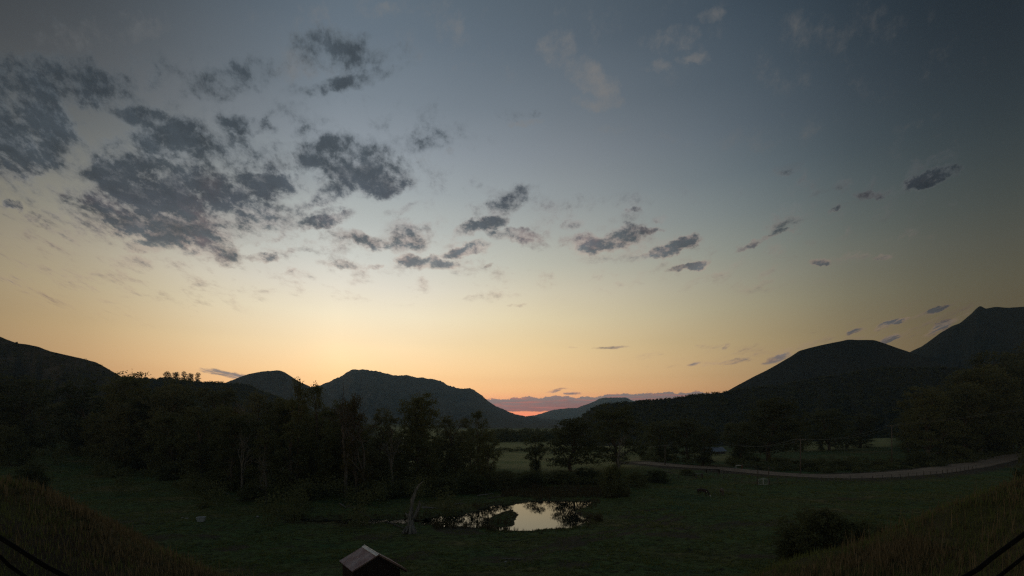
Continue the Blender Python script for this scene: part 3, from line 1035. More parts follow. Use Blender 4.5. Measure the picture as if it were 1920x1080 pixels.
# --- trees one can single out ------------------------------------------------
T = [
    # kind, a, top b, width px, distance, leaf, label
    ('b1', 235, 702, 120, 150, 0, 'tall dark cottonwood at the foot of the sage hill, left side'),
    ('o1', 165, 718, 90, 165, 3, 'dark oval tree left of the tall cottonwood under the sage hill'),
    ('o2', 40, 708, 120, 160, 3, 'dark tree below the pale rocky patch near the left edge'),
    ('b2', -25, 690, 130, 150, 0, 'broad dark tree cut by the left edge of the photo'),
    ('b3', 330, 716, 110, 150, 0, 'broad cottonwood below the clump of skyline trees'),
    ('o3', 410, 722, 100, 140, 1, 'soft rounded willow right of the skyline tree clump'),
    ('p1', 480, 738, 90, 120, 1, 'loose tree with pale bare branches showing left of the wood centre'),
    ('p2', 558, 709, 62, 98, 0, 'tall ragged cottonwood whose sparse tip breaks the skyline'),
    ('p1', 592, 722, 70, 103, 0, 'second tall ragged cottonwood right beside the sparse-tipped one'),
    ('o2', 640, 752, 80, 96, 0, 'dense tree standing under the bare dead branches'),
    ('p2', 668, 742, 66, 90, 2, 'yellowing tree top beside the bare dead branches'),
    ('o1', 712, 772, 62, 105, 1, 'round-topped tree between the dead branches and the broad crown'),
    ('b1', 785, 742, 108, 108, 0, 'big broad-crowned cottonwood against the blue mountain'),
    ('o3', 850, 778, 70, 118, 1, 'pale-leaved tree right of the big broad crown'),
    ('p1', 897, 771, 54, 104, 0, 'tall narrow cottonwood with a split top beside the field gap'),
    ('o2', 915, 806, 46, 100, 0, 'low dark tree closing the left side of the field gap'),
    ('o3', 1004, 812, 46, 130, 3, 'small dark tree standing alone in the field gap'),
    ('b2', 1068, 783, 118, 132, 3, 'large round dark cottonwood right of the field gap behind the pond'),
    ('b3', 1160, 762, 120, 142, 0, 'large cottonwood behind the pale-branched tree, right of the round one'),
    ('s1', 1152, 868, 62, 90, 0, 'low dark willow at the right end of the pond'),
    ('o1', 1240, 792, 80, 175, 0, 'tree behind the left power pole'),
    ('b1', 1290, 786, 90, 178, 3, 'dense dark tree between the two left power poles'),
    ('o2', 1318, 800, 66, 150, 3, 'dark tree at the roadside left of the double-armed power pole'),
    ('b2', 1440, 747, 130, 170, 3, 'huge dark round cottonwood behind the road and gate'),
    ('o3', 1388, 792, 60, 165, 0, 'smaller tree right of the pale-roofed shed'),
    ('b3', 1555, 768, 90, 210, 0, 'round tree right of the huge dark cottonwood'),
    ('o1', 1612, 778, 60, 220, 3, 'tree left of the pale hillside field'),
    ('b1', 1740, 728, 110, 170, 0, 'tall tree at the left end of the dense right wood'),
    ('b2', 1810, 690, 130, 160, 0, 'taller tree in the middle of the dense right wood'),
    ('o2', 1875, 660, 120, 150, 3, 'tallest dark tree near the right edge of the photo'),
    ('b3', 1960, 640, 150, 140, 3, 'dark tree cut by the right edge of the photo'),
]
def behind_road(a, d, gap=16):
    if a < 1640: return d
    return max(d, 14 * F / (np.interp(a, [p[0] for p in ROAD_PX], [p[1] for p in ROAD_PX]) - HY) + gap)


for k, a, tb, w, d, lf, lab in T:
    d = behind_road(a + (w or 0) * .5, d)
    nm = 'willow_tree' if lf == 1 else 'cottonwood_tree'
    tree(k, a, tb, w, d, lab, lf, None, nm)

# skyline clump on the low ridge
for n5, (a, tb, w) in enumerate([(315, 697, 13), (330, 698, 14), (346, 697, 12), (357, 700, 12), (370, 699, 11)]):
    d = 440
    zt = CAMZ + (HY - tb) / F * d
    zb = CAMZ + (HY - 714) / F * d
    k = trng.choice(['b1', 'b2', 'o1'])
    root = empty('cottonwood_tree', ((a - 960) / F * d, d, zb - 2), trng.uniform(0, 6))
    s = (zt - zb + 2) / 20.0
    sx = w / F * d / 11
    root.scale = (sx, sx, s)
    tag(root, ['first tree from the left', 'second tree from the left', 'middle tree', 'second tree from the right', 'last tree on the right'][n5] + ' in the small row on the left skyline ridge', 'tree', 'row of trees on the left skyline ridge')
    link('trunk', TREES[k][0], root); link('crown', TREES[k][1], root)

# filler of the woods: individuals nothing tells apart
random.seed(11)


def wood_contour(pts, a):
    return float(np.interp(a, [p[0] for p in pts], [p[1] for p in pts]))


LEAFWORD = ['dark green', 'paler willow-leaved', 'yellowing', 'almost black']
RANK = ['front', 'second', 'third', 'rearmost']


def zone(Z_, a):
    for lim, w in Z_:
        if a < lim: return w
    return Z_[-1][1]


LZONE = [(0, 'cut by the left photo edge'), (60, 'beside the left photo edge'), (120, 'below the pale hillside rocks'), (185, 'left of the tall cottonwood'), (235, 'at the tall cottonwood'), (285, 'right of the tall cottonwood'),
         (330, 'left below the skyline trees'), (380, 'right below the skyline trees'), (425, 'above the water trough'), (475, 'left of the bare pale tree'), (520, 'right of the bare pale tree'),
         (565, 'at the ragged cottonwoods'), (610, 'right of the ragged cottonwoods'), (655, 'at the forked dead tree'), (700, 'right of the forked dead tree'),
         (745, 'left of the broad crown'), (790, 'under the broad crown'), (840, 'right of the broad crown'), (880, 'left of the split-top cottonwood'), (930, 'beside the field gap')]
RZONE = [(1245, 'left of the single-armed pole'), (1290, 'right of the single-armed pole'), (1332, 'left of the barn'), (1380, 'right of the barn'), (1440, 'left of the huge round tree'), (1500, 'right of the huge round tree'),
         (1560, 'past the gate-side pole'), (1605, 'left of the hillside field'), (1680, 'near the far right pole'), (1725, 'left end of right wood'), (1770, 'left half of right wood'),
         (1815, 'middle of right wood'), (1860, 'right half of right wood'), (1910, 'by the right photo edge'), (9999, 'cut by the right photo edge')]
LEFTC = [(-60, 745), (100, 740), (200, 725), (300, 722), (400, 728), (470, 745), (540, 745), (600, 745), (640, 765), (690, 785), (740, 785), (830, 790), (870, 795), (925, 815)]
LEFTD = [(-60, 190), (100, 175), (200, 135), (300, 118), (400, 104), (470, 88), (560, 90), (650, 93), (760, 100), (850, 104), (925, 106)]
n = 0
for row in range(4):
    a = -80 + row * 9
    while a < 915:
        d = wood_contour(LEFTD, a) * (1 + .16 * row + random.uniform(-.04, .08)) + 3
        tb = wood_contour(LEFTC, a) + random.uniform(2, 46) + (28 if row == 0 else 0)
        k = random.choice(['b1', 'b2', 'b3', 'o1', 'o2', 'o3', 'p1', 'p2'])
        if not (row < 1 and 880 < a):
            lf = random.choice([0, 0, 1, 3, 0, 2 if random.random() < .3 else 0])
            tree(k, a, tb, None, d, '%s tree, %s rank of the left wood, %s' % (LEAFWORD[lf], RANK[row], zone(LZONE, a)), lf, 'dark trees of the left wood')
        a += random.uniform(34, 62)
RIGHTC = [(1120, 790), (1200, 800), (1260, 800), (1320, 806), (1370, 775), (1500, 785), (1560, 785), (1620, 798), (1680, 775), (1720, 750), (1800, 710), (1900, 668), (2000, 650)]
for row in range(4):
    a = 1200 + row * 11
    while a < 2000:
        if a < 1640:
            d = 205 + 26 * row + random.uniform(-8, 8)
        else:
            d = 178 + 14 * row + random.uniform(-6, 6) + (1900 - a) * .05
        tb = wood_contour(RIGHTC, a) + random.uniform(0, 34)
        d = behind_road(a + 35, d, 18 + 12 * row)
        skip = (1326 < a < 1362 and row < 2) or (1495 < a < 1530) or (1600 < a < 1672)
        if not skip:
            k = random.choice(['b1', 'b2', 'b3', 'o1', 'o2', 'o3'])
            lf = random.choice([0, 3, 0, 1])
            tree(k, a, tb, None, d, '%s tree, %s rank beyond the road, %s' % (LEAFWORD[lf], RANK[row], zone(RZONE, a)), lf, 'dark trees of the wood beyond the road')
        a += random.uniform(38, 66)

# dead and bare trees
dead_tree(0, 648, 716, 88, 'tall dead tree with dark forked bare branches against the blue mountain', wide=.85)
dead_tree(1, 684, 738, 90, 'leaning dead tree with thin dark branches right of the forked one', wide=.7)
dead_tree(2, 485, 748, 108, 'bare pale-branched tree in the left wood', pale=True, wide=.9)
dead_tree(0, 455, 800, 90, 'short bare pale tree low in the left wood', pale=True, wide=.9)
dead_tree(1, 1158, 806, 120, 'fine pale-twigged bare tree in front of the large right cottonwood', pale=True, wide=.8)
dead_tree(2, 735, 790, 98, 'small bare tree with pale twigs left of the broad crown', pale=True, wide=.8)
dead_tree(1, 500, 848, 84, 'bare pale-limbed snag low at the left end of the creek', pale=True, wide=.8)

# shrubs ---------------------------------------------------------------------
S = [
    ('s1', 1555, 950, 165, 44, 3, 'big dark bush behind the near slope at lower right'),
    ('s2', 60, 866, 66, 90, 3, 'dark bush above the crest of the near slope at far left'),
    ('s2', 1492, 984, 90, 47, 3, 'lower bush joining the left side of the big dark bush'),
    ('s3', 1632, 982, 90, 43, 0, 'lower bush joining the right side of the big dark bush'),
    ('s3', 1700, 985, 80, 33, 3, 'low bush on the near slope right of the big dark bush'),
    ('s1', 1430, 868, 46, 142, 0, 'roadside bush behind the gate'),
    ('s2', 1470, 866, 50, 140, 1, 'roadside bush left of the power pole past the gate'),
    ('s3', 1525, 864, 54, 138, 0, 'roadside bush just right of the power pole past the gate'),
    ('s1', 1585, 862, 60, 140, 3, 'dark roadside bush at the middle of the long bend'),
    ('s2', 1650, 862, 60, 144, 0, 'roadside bush left of the far right power pole'),
    ('s3', 1730, 848, 70, 152, 3, 'roadside bush right of the far right power pole'),
    ('s1', 1800, 838, 70, 165, 0, 'roadside bush where the road nears the right edge'),
    ('s3', 1872, 826, 50, 205, 3, 'last roadside bush before the road leaves the photo'),
    ('s2', 1192, 884, 50, 104, 0, 'rounded bush right of the low willow'),
    ('s1', 1235, 880, 54, 112, 3, 'rounded bush below the left power pole'),
    ('s3', 1290, 880, 46, 124, 0, 'bush at the roadside left of the double-armed pole'),
    ('s2', 330, 868, 70, 116, 3, 'low bush at the edge of the left wood'),
    ('s3', 250, 862, 70, 132, 3, 'low bush under the tall cottonwood below the sage hill'),
    ('s1', 470, 905, 62, 84, 3, 'dark bush at the left end of the creek'),
    ('s2', 575, 908, 70, 86, 0, 'bush at the creek bank under the ragged cottonwoods'),
    ('s3', 700, 905, 70, 88, 3, 'bush at the creek bank left of the broken trunk'),
    ('s1', 760, 898, 66, 90, 0, 'bush just behind the broken trunk'),
    ('s2', 830, 894, 80, 92, 3, 'bush on the far bank left of the pond mirror'),
    ('s1', 890, 888, 70, 95, 0, 'bush on the far bank below the narrow split-top cottonwood'),
    ('s3', 945, 884, 60, 98, 1, 'bush on the far bank at the left of the field gap'),
    ('s2', 1000, 886, 60, 102, 3, 'bush on the far bank under the lone small tree'),
    ('s1', 1050, 880, 66, 108, 0, 'bush under the large round cottonwood, left one'),
    ('s3', 1098, 878, 60, 110, 3, 'bush under the large round cottonwood, right one'),
    ('s1', 1955, 815, 70, 60, 3, 'dark bush at the right edge above the dry slope'),
    ('s2', 20, 800, 60, 130, 3, 'dark bush at the left edge below the sage hill'),
]
for k, a, tb, w, d, lf, lab in S:
    tree(k, a, tb, w, d, lab, lf, None, 'bush', 'bush')

# distant wood across the fields, hedge in the fields, brush on the hills: uncountable masses
rng = np.random.default_rng(9)


def clump_mass(name, pts, size, nleaf, label, leafmat, squash=.8, leafs=.35):
    Cs = []
    for (x, y, z, r) in pts:
        m = nleaf
        d = rng.normal(size=(m, 3)); d /= np.linalg.norm(d, axis=1)[:, None]
        Cs.append(np.array([x, y, z]) + d * (r * rng.uniform(.3, 1.05, m))[:, None] * np.array([1, 1, squash]))
    C = np.concatenate(Cs)
    Vq, Fq_ = quads_at(C, size, rng)
    return tag(link(name, np_mesh(name, Vq, Fq_, leafmat)), label, kind='stuff')


pts = []
for i in range(230):
    a = rng.uniform(880, 1140); d = rng.uniform(320, 400)
    r = rng.uniform(2.2, 4.6)
    top = rng.uniform(4.5, 8.5)
    pts.append(((a - 960) / F * d, d, top - r * .6, r))
    pts.append(((a - 960) / F * d, d, 1.5, r))
clump_mass('distant_wood', pts, .75, 60, 'dark line of distant trees along the far edge of the fields', LF[3])
pts = [((a - 960) / F * (d := 222 + rng.uniform(-3, 3)), d, rng.uniform(.4, 1.4), rng.uniform(.8, 1.5)) for a in np.arange(880, 1150, 2.2)]
clump_mass('hedge', pts, .3, 40, 'thin dark hedge line crossing the pale fields', LF[3])
# undergrowth below the left wood and beyond the pond
pts = []
for i in range(900):
    a = rng.uniform(60, 1130)
    d = wood_contour(LEFTD, min(a, 925)) * (1.22 - .34 * rng.random() ** 1.7 * (.6 + 1.2 * abs(math.sin(a * .021) * math.sin(a * .057 + 1)))) if a < 925 else rng.uniform(104, 118)
    r = rng.uniform(.7, 2.6 if a < 900 else 1.3)
    pts.append(((a - 960) / F * d, d, hz((a - 960) / F * d, d) + r * rng.uniform(.4, 1.3), r))
clump_mass('undergrowth', pts, .2, 150, 'dark tangled undergrowth below the wood behind the pond', LF[0])
pts = []
for i in range(420):
    a = rng.uniform(1200, 1960)
    rb = np.interp(a, [p[0] for p in ROAD_PX], [p[1] for p in ROAD_PX])
    d0 = 14 * F / (rb - HY)
    d = d0 + rng.uniform(9, 42)
    x = (a - 960) / F * d
    if 1322 < a < 1362: continue
    r = rng.uniform(.6, 1.7)
    pts.append((x, d, hz(x, d) + r * .5, r))
clump_mass('roadside_brush', pts, .22, 130, 'dark brush growing along the far side of the road', LF[0])


def hill_brush(name, G, n, size, label, tmin=.15, rr=(1.5, 3.5), amin=0, amax=1, crest=0):
    nt_, na, _ = G.shape
    pts = []
    for i in range(n):
        tt = int((tmin + (1 - tmin) * rng.random() ** .8) * 69)
        k = int((amin + (amax - amin) * rng.random()) * (na - 1))
        p = G[tt, k]; r = rng.uniform(*rr)
        pts.append((p[0], p[1], p[2] + r * .2, r))
    for i in range(crest):
        k = int((amin + (amax - amin) * rng.random()) * (na - 1))
        p = G[69, k]; r = rng.uniform(*rr) * .8
        pts.append((p[0], p[1], p[2] + r * .1, r))
    return clump_mass(name, pts, size, 26, label, LF[3])


hill_brush('brush', RLG, 3000, .7, 'dark brush dotting the long right ridge', .1, (1.1, 2.6), 0, .5, crest=260)
hill_brush('brush', LEFTH, 1800, .5, 'dark sagebrush clumps on the left hill', .05, (.7, 1.9), .35, 1, crest=10)
hill_brush('brush', LOWR, 1500, .6, 'dark trees and brush covering the low left ridge', .1, (1.1, 2.8), .0, 1, crest=160)

# ------------------------------------------------------------------ grass
GRASS = mat_leaf('grass_blades', (.085, .135, .044), (.20, .215, .075))
DRYG = mat_leaf('dry_grass_blades', (.095, .078, .038), (.26, .200, .115))
REED = mat_leaf('reed_blades', (.06, .052, .028), (.17, .135, .075))


def blades(name, x, y, hgt, wid, mat, label, per=3, lean=.35):
    n = len(x)
    z = height(x, y)
    x = np.repeat(x, per) + rng.normal(size=n * per) * .12
    y = np.repeat(y, per) + rng.normal(size=n * per) * .12
    z = np.repeat(z, per) - .03
    h = np.repeat(hgt, per) * rng.uniform(.55, 1.15, n * per)
    w = np.repeat(wid, per) * rng.uniform(.7, 1.3, n * per)
    an = rng.uniform(0, 6.283, n * per)
    la = rng.uniform(0, 6.283, n * per); ll = h * lean * rng.random(n * per)
    B = np.stack([x, y, z], 1)
    D = np.stack([np.cos(an) * w, np.sin(an) * w, 0 * w], 1)
    Tp = B + np.stack([np.cos(la) * ll, np.sin(la) * ll, h], 1)
    V = np.stack([B - D, B + D, Tp], 1).reshape(-1, 3)
    return tag(link(name, np_mesh(name, V, np.arange(len(V)).reshape(-1, 3), mat)), label, kind='stuff')


# near slope, dry
n = 42000
y = 8 + 12 * rng.random(n) ** .8; x = (rng.random(n) * 2 - 1) * 1.25 * y
dens_ = fbm(x * .35, y * .35, 3, 31) + rng.uniform(-.35, .35, n)
m = (dens_ > -.02) & ((x > 2) | (y > 14.2 + rng.normal(size=n) * .6) | (rng.random(n) < .08))
x, y = x[m], y[m]
blades('dry_grass', x, y, .16 + .22 * np.clip(fbm(x * .3, y * .3, 2, 40) + .4, 0, 1), np.full(len(x), .008) + .0006 * y, DRYG, 'dry brown grass on the near slope', 4)
n = 24000
y = 9 + 12 * rng.random(n); x = (rng.random(n) * 2 - 1) * 1.25 * y
m = (fbm(x * .35, y * .35, 3, 31) + rng.uniform(-.2, .2, n) < .05) | ((x < 0) & (y < 14.5))
x, y = x[m], y[m]
blades('slope_grass', x, y, np.full(len(x), .2), np.full(len(x), .012), GRASS, 'green grass patches on the near slope', 4)
# taller stalks and seed heads
n = 2600
y = 8 + 13 * rng.random(n); x = (rng.random(n) * 2 - 1) * 1.25 * y
m = (fbm(x * .25, y * .25, 3, 37) + rng.uniform(-.15, .15, n) > .02) & ((x > 0) | (y > 14.4))
x, y = x[m], y[m]
blades('dry_stalks', x, y, rng.uniform(.45, .8, len(x)), np.full(len(x), .008) + .0005 * y, DRYG, 'tall dry stalks standing in clumps on the near slope', 3, .3)
# meadow tussocks
n = 120000
y = 26 + 100 * rng.random(n) ** 1.3; a = rng.uniform(-150, 2080, n); x = (a - 960) / F * y
m = (pondness(x, y) < np.where(x < -8, -1.6, -.3)) & (road_dist(x, y) > RW + .5) & (fbm(x * .5, y * .9, 3, 61) + rng.uniform(-.3, .3, n) > -.05)
x, y = x[m], y[m]
blades('meadow_grass', x, y, .12 + .2 * np.clip(fbm(x * .15, y * .3, 2, 44) + .3, 0, 1), .035 + .0007 * y, GRASS, 'short dark green grass of the meadow', 3, .8)
# reeds and tall grass round the pond
xs, ys2, hs = [], [], []
for i in range(26000):
    a = rng.uniform(540, 1180); d = rng.uniform(58, 104)
    xx = (a - 960) / F * d
    xs.append(xx); ys2.append(d)
x = np.array(xs); y = np.array(ys2); pnn = pondness(x, y)
far = (y > 84)
m = (pnn < -.1) & (pnn > -1.6) & (rng.random(len(x)) < .6) | (far & (pnn < -2) & ((x / y * F + 960) > 940) & (y > 88) & (y < 101) & (rng.random(len(x)) < .8))
x, y = x[m], y[m]
hh = np.where(y > 87, .9, .30 + .75 * sst(.0, .3, fbm(x * .22, y * .22, 2, 90))) * (.7 + .6 * np.clip(fbm(x * .4, y * .4, 2, 3) + .5, 0, 1))
blades('reeds', x, y, hh, np.full(len(x), .035), REED, 'tan reeds and tall grass fringing the pond', 4, .3)

# ------------------------------------------------------------------ shed
RUST = mat_basic('corrugated_iron', (.66, .42, .37), (.90, .68, .62), 1.5, .42, metal=.75, bump=.1, stretch=(1, 1, 1), lo=.4, hi=.7)
t = NT(RUST.node_tree)
rbs = RUST.node_tree.nodes['Principled BSDF']
rcol = rbs.inputs['Base Color'].links[0].from_socket
va = t.n('ShaderNodeAttribute', attribute_name='valley').outputs['Fac']
t.put(rbs.inputs['Base Color'], t.mix(t.mr(va, .4, .7), rcol, (.12, .045, .035, 1)))     # troughs coloured darker and redder than the ribs
t.put(rbs.inputs['Metallic'], t.mr(va, .3, .7, .3, .05))
ZINC = mat_basic('galvanised_ridge', (.45, .46, .47), (.62, .63, .64), 4, .4, metal=.8)
BOARD = mat_basic('shed_boards', (.035, .022, .018), (.07, .042, .034), 2.0, .9, bump=.5, stretch=(5, 5, .5))
sx_, sy_ = -9.15, 33.0
ridge_dir = Vector((-1.73, 2.4, 0)).normalized()
shed = empty('shed', (0, 0, 0), 0)
ang = math.atan2(ridge_dir.y, ridge_dir.x) - math.pi / 2     # local y = along ridge (away), local x = right
gz = 1.25
shed.location = (sx_, sy_, gz)
shed.rotation_euler = (0, 0, ang)
tag(shed, 'small wooden shed with rusty corrugated gable roof at the bottom edge', 'shed')
LEN = 2.95; AP = 4.80 - gz; WH = 1.62
HW = {-1: 1.80, 1: 2.06}; EVS = {-1: 3.98 - gz, 1: 3.40 - gz}
SL = {k: math.atan2(AP - EVS[k], HW[k]) for k in HW}
for sgn in (-1, 1):
    HWD, EV, slope = HW[sgn], EVS[sgn], SL[sgn]
    nseg = 13 * 8
    Vp = []; Fp = []
    for k in range(nseg + 1):
        yy = -.0 + LEN * k / nseg
        w = .05 * (2 * (.5 + .5 * math.cos(k / 8 * 2 * math.pi)) ** 2 - 1)
        for (s0, zz0) in ((0.0, AP), (HWD, EV)):
            Vp.append((sgn * (s0 + math.sin(slope) * w), yy, zz0 + math.cos(slope) * w))
            Vp.append((sgn * (s0 + math.sin(slope) * w), yy, zz0 + math.cos(slope) * w - .02))
    for k in range(nseg):
        b = 4 * k; c = b + 4
        Fp += [(b, b + 2, c + 2, c), (b + 1, c + 1, c + 3, b + 3), (b + 2, b + 3, c + 3, c + 2), (b, c, c + 1, b + 1)]
    mb = MB(); mb.v = Vp; mb.f = Fp
    rp = mb.build('roof_panel', RUST, shed, False)
    attr(rp.data, 'valley', [.5 - .5 * math.cos((i // 4) / 8 * 2 * math.pi) for i in range(len(Vp))])
    # barge board
    for yy in (0.06, LEN - .06):
        mb = MB()
        mb.tube([(0, yy, AP - .11), (sgn * (HWD - .02), yy, EV - .11)], .055, 4)
        mb.build('barge_board', BOARD, shed)
mb = MB()
for sgn in (-1, 1):
    slope = SL[sgn]
    mb.poly([(0, -.03, AP + .075), (sgn * .2, -.03, AP + .075 - .2 * math.tan(slope)), (sgn * .2, LEN + .03, AP + .075 - .2 * math.tan(slope)), (0, LEN + .03, AP + .075)])
    mb.poly([(0, -.03, AP + .055), (sgn * .2, -.03, AP + .045 - .2 * math.tan(slope)), (sgn * .2, LEN + .03, AP + .045 - .2 * math.tan(slope)), (0, LEN + .03, AP + .055)])
    mb.tube([(sgn * .2, -.03, AP + .06 - .2 * math.tan(slope)), (sgn * .2, LEN + .03, AP + .06 - .2 * math.tan(slope))], .014, 6)
mb.tube([(0, -.03, AP + .075), (0, LEN + .03, AP + .075)], .03, 8)
mb.build('ridge_cap', ZINC, shed)
bw = .2
for yy in (.22, LEN - .22):
    k = 0
    xx = -WH + bw / 2
    while xx < WH:
        sd = 1 if xx > 0 else -1
        top = AP - .12 - abs(xx) * math.tan(SL[sd]) - .08
        if not (yy < 1 and abs(xx - .55) < .42 and True):
            mb = MB(); mb.box(xx, yy + trng.uniform(-.006, .006), top / 2 - .15, bw - .012, .025, top + .3)
        else:
            mb = MB(); mb.box(xx, yy + .004, (top + 2.05) / 2, bw - .012, .025, top - 2.05)
        mb.build('wall_board', BOARD, shed)
        xx += bw; k += 1
for xx in (-WH - .0, WH + .0):
    EV = EVS[1 if xx > 0 else -1]
    yy = .22 + bw / 2
    while yy < LEN - .22:
        mb = MB(); mb.box(xx, yy, (EV) / 2 - .1, .025, bw - .012, EV + .2)
        mb.build('wall_board', BOARD, shed)
        yy += bw
mb = MB(); mb.box(.55, .19, 1.0, .84, .027, 2.05)
dr = mb.build('door', BOARD, shed)
mb = MB(); mb.tube([(.86, .15, 1.0), (.86, .12, 1.0), (.86, .12, 1.15), (.86, .15, 1.15)], .012, 5)
mb.build('handle', ZINC, dr)

# ------------------------------------------------------------------ broken trunk
def gnarl(name, pts, rad, mat, parent=None, n=10, amp=.18, seed=0):
    """an irregular fluted tube"""
    r_ = random.Random(seed)
    mb = MB()
    P = [np.array(p, float) for p in pts]
    fine = []; rr = []
    for i in range(len(P) - 1):
        for k in range(4):
            t_ = k / 4
            fine.append(tuple(P[i] * (1 - t_) + P[i + 1] * t_)); rr.append(rad[i] * (1 - t_) + rad[i + 1] * t_)
    fine.append(tuple(P[-1])); rr.append(rad[-1])
    mb.tube(fine, rr, n)
    ph = [r_.uniform(0, 6) for _ in range(3)]
    V = []
    for idx, v in enumerate(mb.v):
        ring, k = divmod(idx, n)
        c = np.array(fine[min(ring, len(fine) - 1)])
        th = 2 * math.pi * k / n
        s = 1 + amp * math.sin(3 * th + ph[0] + ring * .25) + amp * .6 * math.sin(5 * th + ph[1] - ring * .4) + r_.uniform(-.06, .06)
        V.append(tuple(c + (np.array(v) - c) * s))
    mb.v = V
    return mb.build(name, mat, parent, True)


bx, by = at(770, 999)
k_ = by / F
def tp_(a, b, dy=0.0):
    return ((a - 770) * k_, dy, (999 - b) * k_)
trunk = empty('broken_trunk', (bx, by, hz(bx, by) - .05))
tag(trunk, 'weathered grey broken tree trunk with one tall curved spike beside the pond', 'dead tree')
gnarl('trunk', [tp_(769, 1002), tp_(770, 985), tp_(769, 970), tp_(772, 955), tp_(771, 948)], [.62, .42, .32, .24, .12], PALEWOOD, trunk, 14, .2, 1)
gnarl('spike', [tp_(771, 965), tp_(772, 950), tp_(774, 935), tp_(779, 920), tp_(786, 908), tp_(794, 901)], [.15, .17, .21, .16, .09, .02], PALEWOOD, trunk, 10, .22, 2)
gnarl('branch', [tp_(774, 972), tp_(780, 962), tp_(785, 952), tp_(787, 944), tp_(786, 938)], [.2, .2, .2, .14, .03], PALEWOOD, trunk, 8, .22, 3)
gnarl('branch', [tp_(768, 972), tp_(763, 964), tp_(760, 960)], [.18, .13, .05], PALEWOOD, trunk, 8, .2, 4)
for a1, r0 in ((757, .22), (780, .24), (762, .2), (776, .2)):
    gnarl('root', [tp_(769 + (a1 - 769) * .3, 985, -.2), tp_(a1, 996, -.4), tp_(a1 + (a1 - 769) * .15, 1003, -.5)], [r0, r0 * .8, .05], PALEWOOD, trunk, 7, .2, int(a1))

# ------------------------------------------------------------------ fallen wood, stones, trough
LOGS = [
    ((791, 952), (822, 953), .13, PALEWOOD, 'straight pinkish log lying on the far bank right of the broken trunk'),
    ((848, 947), (872, 945), .09, PALEWOOD, 'thin crooked pale branch on the far bank above the pond arm'),
    ((636, 943), (650, 956), .10, PALEWOOD, 'pale forked limb leaning below the tall wood'),
    ((652, 950), (700, 975), .11, DARKWOOD, 'dark fallen log sloping down into the creek'),
    ((722, 978), (757, 992), .12, DARKWOOD, 'dark fallen log running down to the foot of the broken trunk'),
    ((676, 938), (704, 950), .07, DARKWOOD, 'thin arched dead branch behind the creek'),
    ((895, 929), (925, 925), .10, PALEWOOD, 'pale log among the brush above the pond'),
    ((916, 935), (950, 931), .12, DARKWOOD, 'dark log on the far bank just above the pond'),
    ((418, 924), (432, 928), .07, PALEWOOD, 'short pale stick at the edge of the left wood'),
    ((443, 940), (452, 944), .06, PALEWOOD, 'second short pale stick below the left wood'),
    ((940, 1046), (984, 1048), .05, PALEWOOD, 'pale stick lying in the meadow right of the shed'),
    ((1245, 882), (1262, 887), .10, PALEWOOD, 'bright slanting log at the roadside by the left power pole'),
    ((1208, 900), (1236, 897), .07, DARKWOOD, 'thin log at the foot of the roadside bushes'),
    ((280, 873), (296, 876), .08, PALEWOOD, 'pale branch on the grass under the left wood'),
]
for i, (p, q, r, m_, lab) in enumerate(LOGS):
    x0, y0 = at(*p); x1, y1 = at(*q)
    pts = []
    for k in range(5):
        t_ = k / 4
        x = x0 + (x1 - x0) * t_; y = y0 + (y1 - y0) * t_
        pts.append((x, y, max(hz(x, y), -.12) + r * .9 + .35 * math.sin(math.pi * t_) * (.3 if 'crooked' in lab or 'arched' in lab or 'forked' in lab else .02)))
    root = pts[0]
    pts = [tuple(np.array(p_) - np.array(root)) for p_ in pts]
    o = gnarl('log', pts, [r, r * 1.05, r * .9, r * .8, r * .45], m_, None, 8, .12, i)
    o.location = root
    tag(o, lab, 'log')
    if 'forked' in lab or 'crooked' in lab or 'Bright' in lab:
        e = pts[2]
        gnarl('branch', [e, (e[0] + .35, e[1], e[2] + .5), (e[0] + .9, e[1] + .1, e[2] + .75)], [r * .5, r * .35, .02], m_, o, 6, .1, i + 50)

TUB = mat_basic('white_tub', (.36, .38, .42), (.52, .54, .58), 3, .6)
x0, y0 = at(377, 980)
g = hz(x0, y0)
tub = empty('water_trough', (x0, y0, g), .15)
tag(tub, 'pale grey tapered water trough standing in the meadow at lower left', 'trough')
mb = MB()
def ring(w, d, z): return [(-w / 2, -d / 2, z), (w / 2, -d / 2, z), (w / 2, d / 2, z), (-w / 2, d / 2, z)]
r0, r1, r2, r3 = ring(.75, .5, 0), ring(1.05, .66, .62), ring(.97, .58, .62), ring(.7, .44, .08)
for A_, B_ in ((r0, r1), (r1, r2), (r2, r3)):
    for k in range(4):
        mb.poly([A_[k], A_[(k + 1) % 4], B_[(k + 1) % 4], B_[k]])
mb.poly(r3); mb.poly(r0[::-1])
mb.build('basin', TUB, tub)
mb = MB()
for k in range(4):
    mb.tube([r1[k], r1[(k + 1) % 4]], .03, 6)
mb.build('rim', TUB, tub)

